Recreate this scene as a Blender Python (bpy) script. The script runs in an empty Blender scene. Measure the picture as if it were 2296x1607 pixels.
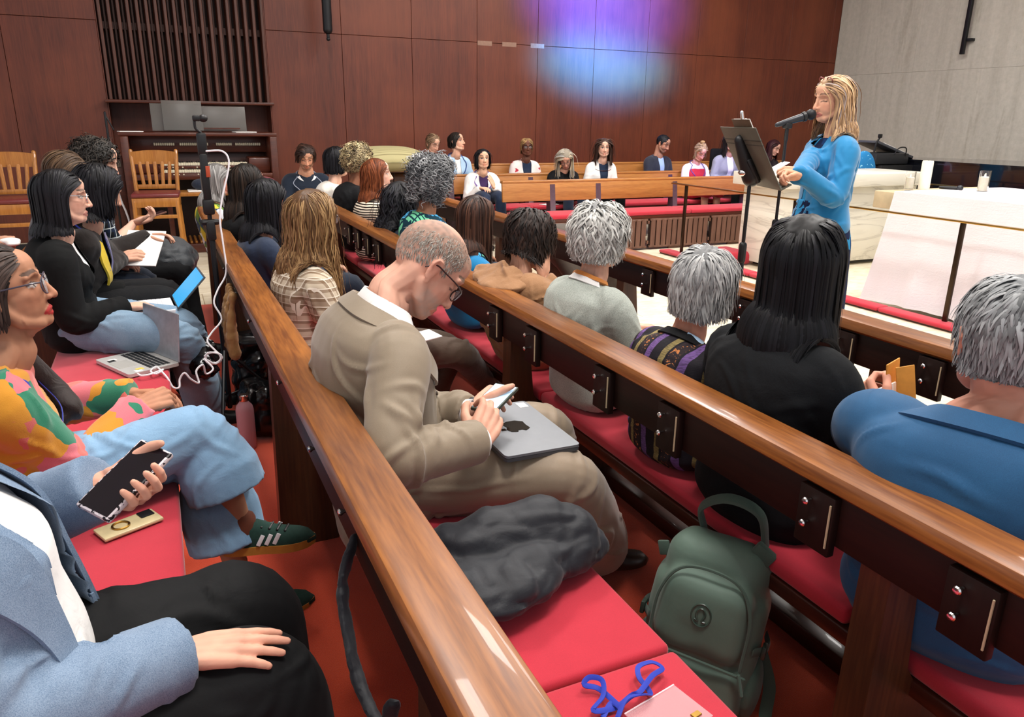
import bpy, bmesh, math, random
import numpy as np
from mathutils import Vector, Matrix

random.seed(7); RNG = np.random.default_rng(11)
SC = bpy.context.scene
COL = SC.collection
PI = math.pi
def RAD(d): return d * PI / 180

# ------------------------------------------------------------------ camera
# room axes: +Y runs along the near pews towards the panelled wall, +X towards the altar, camera above the origin
FPX, IW, IH = 1685.0, 2296.0, 1607.0
TH, ROLL, YAW = math.atan(.319), .0148, RAD(24.9)
CAMP = np.array([0., 0., 1.5])
_F = np.array([math.sin(YAW)*math.cos(TH), math.cos(YAW)*math.cos(TH), -math.sin(TH)])
_R0 = np.array([math.cos(YAW), -math.sin(YAW), 0.]); _U0 = np.cross(_R0, _F)
_R = math.cos(ROLL)*_R0 + math.sin(ROLL)*_U0; _U = math.cos(ROLL)*_U0 - math.sin(ROLL)*_R0
cd = bpy.data.cameras.new('camera'); cam = bpy.data.objects.new('camera', cd); COL.objects.link(cam)
cd.sensor_width = 36; cd.lens = FPX/IW*36; cd.clip_start = .05; cd.clip_end = 100
cam.matrix_world = Matrix(((_R[0], _U[0], -_F[0], 0), (_R[1], _U[1], -_F[1], 0), (_R[2], _U[2], -_F[2], 1.5), (0, 0, 0, 1)))
SC.camera = cam
def P(px, py, X=None, Y=None, Z=None):
    """the room point seen at a photo pixel, on the plane X=, Y= or Z="""
    v = _F + _R*(px-IW/2)/FPX - _U*(py-IH/2)/FPX
    if X is not None: t = (X-CAMP[0])/v[0]
    elif Y is not None: t = (Y-CAMP[1])/v[1]
    else: t = (Z-CAMP[2])/v[2]
    return CAMP + t*v

# ------------------------------------------------------------------ light, exposure
SC.view_settings.view_transform = 'Standard'; SC.view_settings.look = 'None'
SC.view_settings.gamma = 1; SC.view_settings.exposure = -0.1
wd = bpy.data.worlds.new('world'); SC.world = wd; wd.use_nodes = True
wd.node_tree.nodes['Background'].inputs[0].default_value = (.92, .95, 1, 1)
wd.node_tree.nodes['Background'].inputs[1].default_value = 1.0
def area(name, loc, size, power, color=(1, .97, .93), target=None, sy=None):
    l = bpy.data.lights.new(name, 'AREA'); l.energy = power; l.color = color
    l.shape = 'RECTANGLE'; l.size = size; l.size_y = sy or size
    o = bpy.data.objects.new(name, l); COL.objects.link(o); o.location = loc
    if target is not None:
        o.rotation_euler = (Vector(target)-Vector(loc)).to_track_quat('-Z', 'Y').to_euler()
    return o
def spot(name, loc, target, power, angle, color=(1, 1, 1), blend=.5, size=.08):
    l = bpy.data.lights.new(name, 'SPOT'); l.energy = power; l.color = color
    l.spot_size = RAD(angle); l.spot_blend = blend; l.shadow_soft_size = size
    o = bpy.data.objects.new(name, l); COL.objects.link(o); o.location = loc
    o.rotation_euler = (Vector(target)-Vector(loc)).to_track_quat('-Z', 'Y').to_euler()
    return o
for i, (x, y) in enumerate([(0.6, .6), (.6, 4.4), (3.6, 2.2), (3.6, 6.2)]):
    area('ceiling_lamp', (x, y, 4.9), .8, 120)
area('overhead_soft_fill', (2.6, 3.2, 5.5), 6, 260, sy=8)  # broad soft fill light added overhead, not a real fixture
area('altar_lamp', (7.2, 4.4, 5.2), 1.2, 230, target=(6.6, 4.4, 0))
area('far_pew_lamp', (6.0, 7.6, 5.2), 1.2, 170)
# coloured daylight that falls through the stained glass on to the panelled wall and the far pews
spot('stained_glass_violet', (5.2, 2.0, 5.35), (6.45, 10.6, 3.25), 60000, 17, (.055, .06, 1), 1, .3).scale = (1.25, .8, 1)
spot('stained_glass_blue', (5.6, 2.0, 5.35), (6.45, 10.6, 2.75), 50000, 14, (.02, .12, 1), 1, .3)
spot('stained_glass_cyan', (5.2, 2.4, 5.35), (6.45, 10.6, 2.28), 60000, 12, (.004, .42, 1), 1, .25).scale = (1.6, .62, 1)
spot('stained_glass_pew', (5.5, 3.0, 5.35), (7.0, 8.6, .85), 2600, 15, (.25, .2, 1), .9, .2)

# ------------------------------------------------------------------ mesh helpers: a shape is (V, F), V an (n,3) array, F a list of index tuples
def A(*p): return np.array(p, float)
def nrm(v):
    v = np.asarray(v, float); return v/(np.linalg.norm(v)+1e-12)
def cat(*shapes):
    V, F, k = [], [], 0
    for v, f in shapes:
        V.append(v)
        if isinstance(f, np.ndarray): F.extend((f+k).tolist())
        else: F.extend([tuple(i+k for i in q) for q in f])
        k += len(v)
    return np.vstack(V), F
def box(c, s, bev=0.0, R=None, seg=2):
    """box at centre c, full size s; bevelled with bmesh"""
    bm = bmesh.new(); bmesh.ops.create_cube(bm, size=1)
    for v in bm.verts: v.co = Vector((v.co.x*s[0], v.co.y*s[1], v.co.z*s[2]))
    if bev > 0: bmesh.ops.bevel(bm, geom=bm.edges[:], offset=min(bev, min(s)*.49), segments=seg, affect='EDGES', profile=.5)
    bm.verts.index_update()
    V = np.array([v.co[:] for v in bm.verts]); F = [tuple(v.index for v in f.verts) for f in bm.faces]; bm.free()
    if R is not None: V = V@np.asarray(R).T
    return V+np.asarray(c, float), F
def bx(x0, x1, y0, y1, z0, z1, bev=0.0, seg=2):
    return box(((x0+x1)/2, (y0+y1)/2, (z0+z1)/2), (abs(x1-x0), abs(y1-y0), abs(z1-z0)), bev, seg=seg)
def grid_faces(n, m, closed=True):
    """n rings of m points"""
    i, j = np.meshgrid(np.arange(n-1), np.arange(m if closed else m-1), indexing='ij')
    a = i*m+j; b = i*m+(j+1) % m
    return np.stack([a, b, b+m, a+m], -1).reshape(-1, 4)
def frames(pts, up=None):
    pts = np.asarray(pts, float); n = len(pts)
    T = np.gradient(pts, axis=0); T /= np.linalg.norm(T, axis=1)[:, None]+1e-12
    u = np.asarray(up if up is not None else (0, 0, 1), float)
    if abs(T[0]@nrm(u)) > .95 and up is None: u = A(1, 0, 0)
    N = np.zeros_like(T); v = nrm(u-T[0]*(u@T[0])); N[0] = v
    for i in range(1, n):
        v = v-T[i]*(v@T[i]); v = nrm(v); N[i] = v
    return T, N, np.cross(T, N)
def tube(pts, r, m=10, up=None, flat=1.0, round_ends=True):
    """swept tube with rounded ends; r scalar or per point; flat scales the binormal half width"""
    pts = np.asarray(pts, float); n = len(pts)
    r = np.full(n, r, float) if np.isscalar(r) else np.asarray(r, float)
    T, N, B = frames(pts, up)
    if round_ends:
        P0, R0, idx = [], [], []
        for k, (f, s) in enumerate(((1, .25), (.7, .75), (.35, .95))):
            P0.append(pts[0]-T[0]*r[0]*f*min(1, flat)); R0.append(r[0]*s); idx.append(0)
        for i in range(n): P0.append(pts[i]); R0.append(r[i]); idx.append(i)
        for k, (f, s) in enumerate(((.35, .95), (.7, .75), (1, .25))):
            P0.append(pts[-1]+T[-1]*r[-1]*f*min(1, flat)); R0.append(r[-1]*s); idx.append(n-1)
        pts = np.array(P0); r = np.array(R0); N = N[idx]; B = B[idx]; n = len(pts)
    a = np.linspace(0, 2*PI, m, endpoint=False)
    V = pts[:, None]+r[:, None, None]*(np.cos(a)[None, :, None]*N[:, None]+flat*np.sin(a)[None, :, None]*B[:, None])
    F = grid_faces(n, m).tolist()
    F.append(tuple(range(m))[::-1]); F.append(tuple((n-1)*m+i for i in range(m)))
    return V.reshape(-1, 3), F
def ellip(c, r, R=None, n=10, m=14):
    th = np.linspace(0, PI, n+1)[1:-1]; ph = np.linspace(0, 2*PI, m, endpoint=False)
    V = np.array([[math.sin(t)*math.cos(p), math.sin(t)*math.sin(p), math.cos(t)] for t in th for p in ph])
    V = np.vstack([V, [[0, 0, 1], [0, 0, -1]]])*np.asarray(r, float)
    F = grid_faces(n-1, m)[:, ::-1].tolist(); N = (n-1)*m
    F += [(N, j, (j+1) % m) for j in range(m)]; k = (n-2)*m
    F += [(N+1, k+(j+1) % m, k+j) for j in range(m)]
    if R is not None: V = V@np.asarray(R).T
    return V+np.asarray(c, float), F
def lathe(prof, c=(0, 0, 0), m=24, R=None):
    """prof: (radius, z) from bottom to top"""
    prof = [(max(r, 1e-4), z) for r, z in prof]; n = len(prof); a = np.linspace(0, 2*PI, m, endpoint=False)
    V = np.array([[r*math.cos(t), r*math.sin(t), z] for r, z in prof for t in a])
    F = grid_faces(n, m).tolist(); F.append(tuple(range(m))[::-1]); F.append(tuple((n-1)*m+i for i in range(m)))
    if R is not None: V = V@np.asarray(R).T
    return V+np.asarray(c, float), F
def sheet(G, thick=.004):
    """closed slab from an (n,m,3) grid of points"""
    G = np.asarray(G, float); n, m = G.shape[:2]
    du = np.gradient(G, axis=0); dv = np.gradient(G, axis=1); N = np.cross(du, dv); N /= np.linalg.norm(N, axis=2)[:, :, None]+1e-12
    V = np.vstack([(G+N*thick/2).reshape(-1, 3), (G-N*thick/2).reshape(-1, 3)])
    F = grid_faces(n, m, False); o = n*m
    Fs = F[:, ::-1].tolist()+(F+o).tolist()
    rim = [(0, j) for j in range(m)]+[(i, m-1) for i in range(1, n)]+[(n-1, j) for j in range(m-2, -1, -1)]+[(i, 0) for i in range(n-2, 0, -1)]
    k = [i*m+j for i, j in rim]
    for a, b in zip(k, k[1:]+k[:1]): Fs.append((a, b, b+o, a+o))
    Fs2 = [tuple(q) for q in Fs]
    return V, Fs2
def prism(poly, z0, z1):
    """vertical prism over a 2D polygon (counter clockwise)"""
    n = len(poly); V = np.array([(x, y, z0) for x, y in poly]+[(x, y, z1) for x, y in poly])
    F = [tuple(range(n))[::-1], tuple(range(n, 2*n))]+[(i, (i+1) % n, n+(i+1) % n, n+i) for i in range(n)]
    return V, F
def xf(s, R=None, t=(0, 0, 0), sc=1):
    V, F = s; V = V*np.asarray(sc, float)
    if R is not None: V = V@np.asarray(R).T
    return V+np.asarray(t, float), F
def Rz(a): c, s = math.cos(a), math.sin(a); return np.array([[c, -s, 0], [s, c, 0], [0, 0, 1.]])
def Ry(a): c, s = math.cos(a), math.sin(a); return np.array([[c, 0, s], [0, 1, 0], [-s, 0, c]])
def Rx(a): c, s = math.cos(a), math.sin(a); return np.array([[1, 0, 0], [0, c, -s], [0, s, c]])
def bez(p, n=12):
    """Catmull-Rom through the points"""
    p = [np.asarray(q, float) for q in p]; p = [2*p[0]-p[1]]+p+[2*p[-1]-p[-2]]; out = []
    for i in range(1, len(p)-2):
        for t in np.linspace(0, 1, n, endpoint=False):
            a, b, c, d = p[i-1:i+3]
            out.append(.5*((2*b)+(-a+c)*t+(2*a-5*b+4*c-d)*t*t+(-a+3*b-3*c+d)*t**3))
    out.append(p[-2]); return np.array(out)
def sst(a, b, x):
    t = np.clip((x-a)/(b-a), 0, 1); return t*t*(3-2*t)
def vnoise(Pt, seed=0):
    """value noise in [-1,1] at (n,3) points"""
    Pt = np.asarray(Pt, float)+seed*17.31; i = np.floor(Pt).astype(np.int64); f = Pt-i; f = f*f*(3-2*f)
    def h(a, b, c):
        n = (a*374761393+b*668265263+c*2147483647+seed*974711) & 0x7fffffff
        n = ((n ^ (n >> 13))*1274126177) & 0x7fffffff; n = n ^ (n >> 16)
        return (n & 0xffff)/32767.5-1
    r = 0
    for dx in (0, 1):
        wx = f[:, 0] if dx else 1-f[:, 0]
        for dy in (0, 1):
            wy = f[:, 1] if dy else 1-f[:, 1]
            for dz in (0, 1):
                wz = f[:, 2] if dz else 1-f[:, 2]
                r = r+wx*wy*wz*h(i[:, 0]+dx, i[:, 1]+dy, i[:, 2]+dz)
    return r
def vnormals(V, F):
    F = np.asarray(F); N = np.zeros_like(V)
    fn = np.cross(V[F[:, 2]]-V[F[:, 0]], V[F[:, 3 if F.shape[1] == 4 else 2]]-V[F[:, 1]])
    for k in range(F.shape[1]): np.add.at(N, F[:, k], fn)
    return N/(np.linalg.norm(N, axis=1)[:, None]+1e-12)
_TS = bpy.data.scenes.new('tmp_remesh')
def remesh(shapes, vox, smooth=5, fac=.5):
    """one continuous surface around overlapping closed shapes -> (V, quad array)"""
    V, F = cat(*shapes); me = bpy.data.meshes.new('t'); me.from_pydata(V.tolist(), [], F)
    o = bpy.data.objects.new('t', me); _TS.collection.objects.link(o)
    m = o.modifiers.new('r', 'REMESH'); m.mode = 'VOXEL'; m.voxel_size = vox
    if smooth:
        s = o.modifiers.new('s', 'SMOOTH'); s.factor = fac; s.iterations = smooth
    vl = _TS.view_layers[0]; vl.update()
    ev = o.evaluated_get(vl.depsgraph); q = ev.to_mesh()
    n = len(q.vertices); co = np.empty(n*3); q.vertices.foreach_get('co', co); co = co.reshape(-1, 3)
    lt = np.empty(len(q.polygons), np.int32); q.polygons.foreach_get('loop_total', lt)
    li = np.empty(len(q.loops), np.int32); q.loops.foreach_get('vertex_index', li)
    if (lt == 4).all(): FF = li.reshape(-1, 4)
    else:
        st = np.concatenate([[0], np.cumsum(lt)[:-1]])
        FF = np.array([[li[a], li[a+1], li[a+2], li[a+3] if k == 4 else li[a+2]] for a, k in zip(st, lt)])
    ev.to_mesh_clear(); bpy.data.objects.remove(o); bpy.data.meshes.remove(me)
    return co, FF
# ------------------------------------------------------------------ scene objects
def mesh_from(name, V, F, smooth=True, sharp=35, col=None):
    me = bpy.data.meshes.new(name); V = np.asarray(V, float)
    if isinstance(F, np.ndarray):
        k = F.shape[1]; n = len(F)
        me.vertices.add(len(V)); me.vertices.foreach_set('co', V.astype(np.float32).ravel())
        me.loops.add(n*k); me.loops.foreach_set('vertex_index', F.astype(np.int32).ravel())
        me.polygons.add(n); me.polygons.foreach_set('loop_start', np.arange(0, n*k, k, dtype=np.int32))
        me.update(calc_edges=True)
    else:
        me.from_pydata(V.tolist(), [], [tuple(f) for f in F])
    if smooth:
        me.polygons.foreach_set('use_smooth', np.ones(len(me.polygons), bool))
        if sharp: me.set_sharp_from_angle(angle=RAD(sharp))
    if col is not None:
        a = me.color_attributes.new('Col', 'FLOAT_COLOR', 'POINT')
        c = np.ones((len(V), 4), np.float32); c[:, :3] = col; a.data.foreach_set('color', c.ravel())
    return me
_LOC = {}
def thing(name, label, cat_, loc=(0, 0, 0), rz=0.0, group=None, kind=None):
    o = bpy.data.objects.new(name, None); COL.objects.link(o); o.location = loc; o.rotation_euler = (0, 0, rz)
    o.empty_display_size = .1
    tag(o, label, cat_, group, kind); _LOC[o.name] = (np.asarray(loc, float), rz)
    return o
def tag(o, label=None, cat_=None, group=None, kind=None):
    if label: o['label'] = label
    if cat_: o['category'] = cat_
    if group: o['group'] = group
    if kind: o['kind'] = kind
    return o
def put(name, s, mat, root=None, smooth=True, sharp=35, col=None, label=None):
    """a mesh object from a shape in room coordinates; as a part of root when given"""
    V, F = s
    if root is not None:
        loc, rz = _LOC[root.name]
        V = (V-loc)@Rz(rz)
    me = mesh_from(name, V, F, smooth, sharp, col); me.materials.append(mat)
    o = bpy.data.objects.new(name, me); COL.objects.link(o)
    if root is not None:
        o.parent = root; _LOC[o.name] = _LOC[root.name]
    else: _LOC[o.name] = (np.zeros(3), 0.)
    if label: o['label'] = label
    return o
def solo(name, s, mat, label, cat_, group=None, base=None, rz=0.0, **k):
    """a thing that is one mesh, its origin at its base"""
    V, F = s
    b = np.asarray(base if base is not None else ((V[:, 0].min()+V[:, 0].max())/2, (V[:, 1].min()+V[:, 1].max())/2, V[:, 2].min()), float)
    o = put(name, ((V-b)@Rz(rz), F), mat, **k); o.location = b; o.rotation_euler = (0, 0, rz)
    _LOC[o.name] = (b, rz); tag(o, label, cat_, group); return o
def struct(name, s, mat, **k):
    o = put(name, s, mat, **k); o['kind'] = 'structure'; return o
def copy_tree(o, parent=None):
    c = o.copy(); COL.objects.link(c); c.parent = parent
    for ch in list(o.children): copy_tree(ch, c)
    return c
# ------------------------------------------------------------------ materials
def lin(h):
    """sRGB hex or 0-255 triple -> linear rgb"""
    if isinstance(h, str): h = [int(h[i:i+2], 16) for i in (0, 2, 4)]
    return tuple(((c/255)/12.92 if c/255 <= .04045 else ((c/255+.055)/1.055)**2.4) for c in h)
class NT:
    def __init__(s, name):
        s.m = bpy.data.materials.new(name); s.m.use_nodes = True; s.t = s.m.node_tree; s.b = s.t.nodes['Principled BSDF']
    def n(s, typ, **k):
        x = s.t.nodes.new(typ)
        for a, v in k.items():
            if a in x.inputs: x.inputs[a].default_value = v
            else: setattr(x, a, v)
        return x
    def l(s, a, b): s.t.links.new(a, b)
    def coord(s, scale=(1, 1, 1), rot=(0, 0, 0), out='Object'):
        c = s.n('ShaderNodeTexCoord'); mp = s.n('ShaderNodeMapping'); mp.inputs['Scale'].default_value = scale; mp.inputs['Rotation'].default_value = rot
        s.l(c.outputs[out], mp.inputs['Vector']); return mp.outputs[0]
    def noise(s, vec, scale, detail=4, rough=.55, dist=0):
        x = s.n('ShaderNodeTexNoise'); x.inputs['Scale'].default_value = scale; x.inputs['Detail'].default_value = detail
        x.inputs['Roughness'].default_value = rough; x.inputs['Distortion'].default_value = dist
        if vec is not None: s.l(vec, x.inputs['Vector'])
        return x.outputs['Fac']
    def ramp(s, fac, stops, interp='LINEAR'):
        r = s.n('ShaderNodeValToRGB'); r.color_ramp.interpolation = interp; e = r.color_ramp.elements
        while len(e) > 1: e.remove(e[-1])
        e[0].position = stops[0][0]; e[0].color = (*stops[0][1], 1)
        for p, c in stops[1:]:
            q = e.new(p); q.color = (*c, 1)
        s.l(fac, r.inputs[0]); return r.outputs[0]
    def mix(s, fac, a, b, typ='MIX'):
        x = s.n('ShaderNodeMix', data_type='RGBA', blend_type=typ)
        if isinstance(fac, (int, float)): x.inputs[0].default_value = fac
        else: s.l(fac, x.inputs[0])
        for i, v in ((6, a), (7, b)):
            if isinstance(v, tuple): x.inputs[i].default_value = (*v[:3], 1)
            else: s.l(v, x.inputs[i])
        return x.outputs[2]
    def math(s, op, a, b=0.0):
        x = s.n('ShaderNodeMath', operation=op)
        for i, v in ((0, a), (1, b)):
            if isinstance(v, (int, float)): x.inputs[i].default_value = v
            else: s.l(v, x.inputs[i])
        return x.outputs[0]
    def base(s, c):
        if isinstance(c, tuple): s.b.inputs['Base Color'].default_value = (*c[:3], 1)
        else: s.l(c, s.b.inputs['Base Color'])
    def bump(s, h, strength=.3, dist=.01):
        x = s.n('ShaderNodeBump'); x.inputs['Strength'].default_value = strength; x.inputs['Distance'].default_value = dist
        s.l(h, x.inputs['Height']); s.l(x.outputs[0], s.b.inputs['Normal'])
    def set(s, rough=.5, metal=0, spec=.5, coat=0, trans=0, alpha=1, sheen=0, sss=0, ior=1.45, emit=None, es=0):
        i = s.b.inputs; i['Roughness'].default_value = rough; i['Metallic'].default_value = metal; i['Specular IOR Level'].default_value = spec
        i['Coat Weight'].default_value = coat; i['Transmission Weight'].default_value = trans; i['Alpha'].default_value = alpha
        i['Sheen Weight'].default_value = sheen; i['Subsurface Weight'].default_value = sss; i['IOR'].default_value = ior
        if sss: i['Subsurface Radius'].default_value = (.6, .25, .15); i['Subsurface Scale'].default_value = .012
        if emit: i['Emission Color'].default_value = (*emit, 1); i['Emission Strength'].default_value = es
        return s.m
_MC = {}
def plain(name, c, rough=.5, metal=0, spec=.5, vary=.12, scale=30, bump=0, bscale=200, **k):
    if name in _MC: return _MC[name]
    c = lin(c); t = NT(name); v = t.coord(); f = t.noise(v, scale)
    t.base(t.ramp(f, [(.3, tuple(x*(1-vary) for x in c)), (.7, tuple(min(1, x*(1+vary)) for x in c))]))
    if bump: t.bump(t.noise(v, bscale, 2), bump, .002)
    _MC[name] = t.set(rough, metal, spec, **k); return _MC[name]
def wood(name, c1, c2, axis='y', rough=.32, coat=.15, scale=1.0, c3=None, spec=.5):
    if name in _MC: return _MC[name]
    t = NT(name); sc = {'x': (.6, 9, 9), 'y': (9, .6, 9), 'z': (9, 9, .5)}[axis]; sc = tuple(q*scale for q in sc)
    v = t.coord(sc); g = t.noise(v, 2.2, 8, .62, .6); v2 = t.coord(tuple(q*5 for q in sc)); g2 = t.noise(v2, 3, 3, .5)
    big = t.noise(t.coord((1, 1, 1)), 1.6*scale, 3, .5)
    c = t.ramp(g, [(.28, lin(c1)), (.72, lin(c2))])
    c = t.mix(.35, c, t.ramp(g2, [(.35, lin(c1)), (.65, lin(c2))]))
    if c3: c = t.mix(t.ramp(big, [(.45, (0, 0, 0)), (.7, (1, 1, 1))]), c, t.mix(.5, c, lin(c3)))
    t.base(c); t.bump(g2, .06, .002); _MC[name] = t.set(rough, 0, spec, coat=coat); return _MC[name]
def cloth(name, c, rough=.85, weave=900, vary=.18, sheen=.15, c2=None, wr=.35, wscale=14):
    """woven cloth: fine thread relief, soft creases, slight mottling"""
    if name in _MC: return _MC[name]
    t = NT(name); v = t.coord(); a = lin(c); f = t.noise(v, weave, 2, .6); f2 = t.noise(v, 9, 3)
    if c2 is None: c2_ = tuple(min(1, x*(1+vary)) for x in a); a = tuple(x*(1-vary) for x in a)
    else: c2_ = lin(c2)
    t.base(t.ramp(t.math('ADD', t.math('MULTIPLY', f, .7), t.math('MULTIPLY', f2, .3)), [(.35, a), (.65, c2_)]))
    big = t.noise(v, wscale, 3, .5, 1.2)
    t.bump(t.math('ADD', t.math('MULTIPLY', f, .06), big), wr, .012)
    _MC[name] = t.set(rough, 0, .3, sheen=sheen); return _MC[name]
def vcol(name, rough=.5, spec=.4, sss=0, bumps=0, bscale=300, sheen=0, stretch=(1, 1, 1), coat=0):
    """colour from the mesh's own colour attribute"""
    if name in _MC: return _MC[name]
    t = NT(name); a = t.n('ShaderNodeVertexColor', layer_name='Col'); t.base(a.outputs[0])
    if bumps: t.bump(t.noise(t.coord(stretch), bscale, 2), bumps, .002)
    _MC[name] = t.set(rough, 0, spec, sss=sss, sheen=sheen, coat=coat); return _MC[name]
SKIN = vcol('skin', .58, .3, sss=.12, bumps=.06, bscale=400)
HAIR = vcol('hair', .55, .3)
HAIRG = vcol('glossy_hair', .46, .18)
RAILW = wood('rail_wood', '56290f', 'a3652b', 'y', .34, .12, c3='5c3a22')
RAILX = wood('rail_wood_x', '8a5426', 'b97f42', 'x', .34, .2)
DARKW = wood('dark_shaded_pew_wood', '180c09', '2a140d', 'y', .5, .0, spec=.3)  # dark stain, with the shade of the unlit pew backs put into the colour
BLOCKW = wood('block_wood', '140a08', '22110c', 'z', .55, .0, spec=.25)
POSTW = wood('post_wood', '2c170e', '523119', 'z', .45, .1)
EDGEW = wood('seat_edge_wood', 'a9691f', 'd08f3a', 'y', .4, .1)
APRON = wood('apron_wood', '2b120b', '482012', 'y', .4, .1)
WALLW = wood('wall_veneer', '461c10', '6c311d', 'z', .5, .05, .55, '7d4026')
ORGANW = wood('organ_wood', '3a160c', '5d2a17', 'x', .4, .15)
LOUVW = wood('louver_wood', '381a10', '5c3020', 'z', .5, .05)
CHAIRW = wood('chair_oak', '8e561e', 'b87c38', 'z', .38, .2)
SLATW = wood('slat_wood', '54362a', '7a5747', 'z', .6, 0)
CHROME = plain('chrome', 'd8d8d8', .18, 1, vary=.02)
BRASS = plain('brass', 'b08a45', .28, 1, vary=.08)
BRONZE = plain('dark_bronze', '3a2c20', .35, .8, vary=.1)
BLACKM = plain('black_metal', '17171a', .4, .2, vary=.1)
BLACKP = plain('black_plastic', '131315', .45, vary=.1)
WHITEP = plain('white_plastic', 'e8e6ea', .4, vary=.02)
PAPER = plain('paper', 'eceae6', .8, vary=.03)
CUSH = cloth('red_cushion', 'b42a3a', .9, 700, .10, .2, wr=.05, wscale=6)
# ------------------------------------------------------------------ the setting
def travertine():
    t = NT('travertine'); v = t.coord((1, 3.5, 1)); f = t.noise(v, 5, 6, .6, .8); g = t.noise(t.coord(), 60, 3)
    c = t.ramp(f, [(.3, lin('cfc1a4')), (.6, lin('e6dcc6'))]); t.base(t.mix(t.ramp(g, [(.66, (0, 0, 0)), (.75, (.5, .5, .5))]), c, lin('b8a684')))
    t.bump(g, .05, .002); return t.set(.35, 0, .5)
def carpet():
    t = NT('red_carpet'); v = t.coord(); f = t.noise(v, 420, 2); b = t.noise(v, 2.2, 3)
    c = t.mix(t.ramp(b, [(.35, (0, 0, 0)), (.7, (1, 1, 1))]), lin('c0351a'), lin('dc5230')); t.base(t.mix(.4, c, t.ramp(f, [(.3, lin('a82a14')), (.7, lin('e66038'))])))
    t.bump(f, .5, .004); return t.set(.95, 0, .1, sheen=.3)
def concrete():
    t = NT('board_marked_concrete'); v = t.coord((1, 3, .22)); f = t.noise(v, 2.2, 7, .6, .4); g = t.noise(t.coord(), 14, 6, .7); h = t.noise(t.coord((1, 1, .15)), 3.1, 5, .65, .8)
    c = t.ramp(f, [(.25, lin('a8a399')), (.7, lin('bfbab0'))]); c = t.mix(t.ramp(h, [(.56, (0, 0, 0)), (.72, (.8, .8, .8))]), c, lin('948d80'))
    t.base(t.mix(.25, c, t.ramp(g, [(.3, lin('8a857c')), (.7, lin('c4beb4'))]))); t.bump(t.math('ADD', f, g), .25, .01); return t.set(.85, 0, .3)
TRAV = travertine(); CARP = carpet(); CONC = concrete()
JOINT = plain('joint_dark', '2a0f0a', .7)
GROUT = plain('grout', 'a89878', .8)
floor = struct('floor', bx(-6, 12, -3, 11.6, -.12, -.006), GROUT)
tile0 = None
def tiles(x0, x1, y0, y1, s=.46, w=.92):
    global tile0
    if tile0 is None: tile0 = mesh_from('tile', *bx(0, w-.006, 0, s-.006, -.02, 0, .003, 1)); tile0.materials.append(TRAV)
    j = 0; y = y0
    while y < y1-.01:
        x = x0-(j % 2)*w*.5
        while x < x1-.01:
            o = bpy.data.objects.new('tile', tile0); COL.objects.link(o); o.location = (x, y, 0); o.parent = floor
            x += w
        y += s; j += 1
tiles(2.5, 8.3, 1.2, 7.6); tiles(-1.6, 3.4, 6.55, 9.0)
put('slab', bx(2.9, 12, 7.6, 10.6, -.02, -.001), TRAV, floor); put('slab', bx(8.1, 12, -3, 7.6, -.02, -.001), TRAV, floor)
put('slab', bx(-6, 2.9, 8.95, 11.4, -.02, -.001), TRAV, floor); put('slab', bx(2.5, 8.2, -3, 1.2, -.02, -.001), TRAV, floor)
solo('carpet', bx(-3.2, 2.52, -2.6, 6.5, 0, .014, .006), CARP, 'bright red carpet under the near rows of pews', 'carpet')
# panelled wall (a panel every 0.87 m, two tiers) with a recess for the organ
WY = 10.6
wb = struct('wall_back', cat(bx(-6, -.44, WY+.03, WY+.15, 0, 5.2), bx(1.44, 11.3, WY+.03, WY+.15, 0, 5.2), bx(-.44, 1.44, 11.05, 11.15, 0, 5.2),
             bx(-.5, -.44, WY+.03, 11.1, 0, 5.2), bx(1.44, 1.5, WY+.03, 11.1, 0, 5.2)), JOINT)
def wall_panels(x0, x1, step):
    x = x0
    while x < x1-.02:
        e = min(x+step, x1)
        for z0, z1 in ((0, 2.515), (2.52, 5.2)):
            put('panel', bx(x+.0025, e-.0025, WY, WY+.03, z0, z1, .002, 1), WALLW, wb)
        x = e
wall_panels(1.44, 11.15, .955); wall_panels(-.44-.955*6, -.44, .955)
put('panel', bx(-.44, 1.44, 11.0, 11.05, 0, 5.2), WALLW, wb)
put('panel', bx(-.44, -.43, WY, 11.0, 0, 5.2), WALLW, wb); put('panel', bx(1.43, 1.44, WY, 11.0, 0, 5.2), WALLW, wb)
for px in (1087, 1142, 1205):
    p = P(px, 97+(px-1087)*.05, Y=WY-.001); put('tape_mark', bx(p[0]-.11, p[0]+.11, WY-.002, WY, p[2]-.03, p[2]+.03), plain('tape', '8a6a5a', .6), wb)
wr = struct('wall_right', bx(11.2, 11.5, -3, 10.7, 0, 5.2), CONC)
for y0, y1 in ((-3, 2.0), (2.0, 4.4), (4.4, 6.8), (6.8, 9.0), (9.0, 10.6)):
    for z0, z1 in ((0, 2.3), (2.3, 5.2)):
        put('panel', bx(11.15, 11.2, y0+.0008, y1-.0008, z0+.001, z1-.001, .001, 1), CONC, wr)
struct('ceiling', bx(-6.1, 11.5, -3.1, 11.3, 5.6, 5.7), plain('ceiling_plaster', 'cfc8bc', .9))
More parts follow.
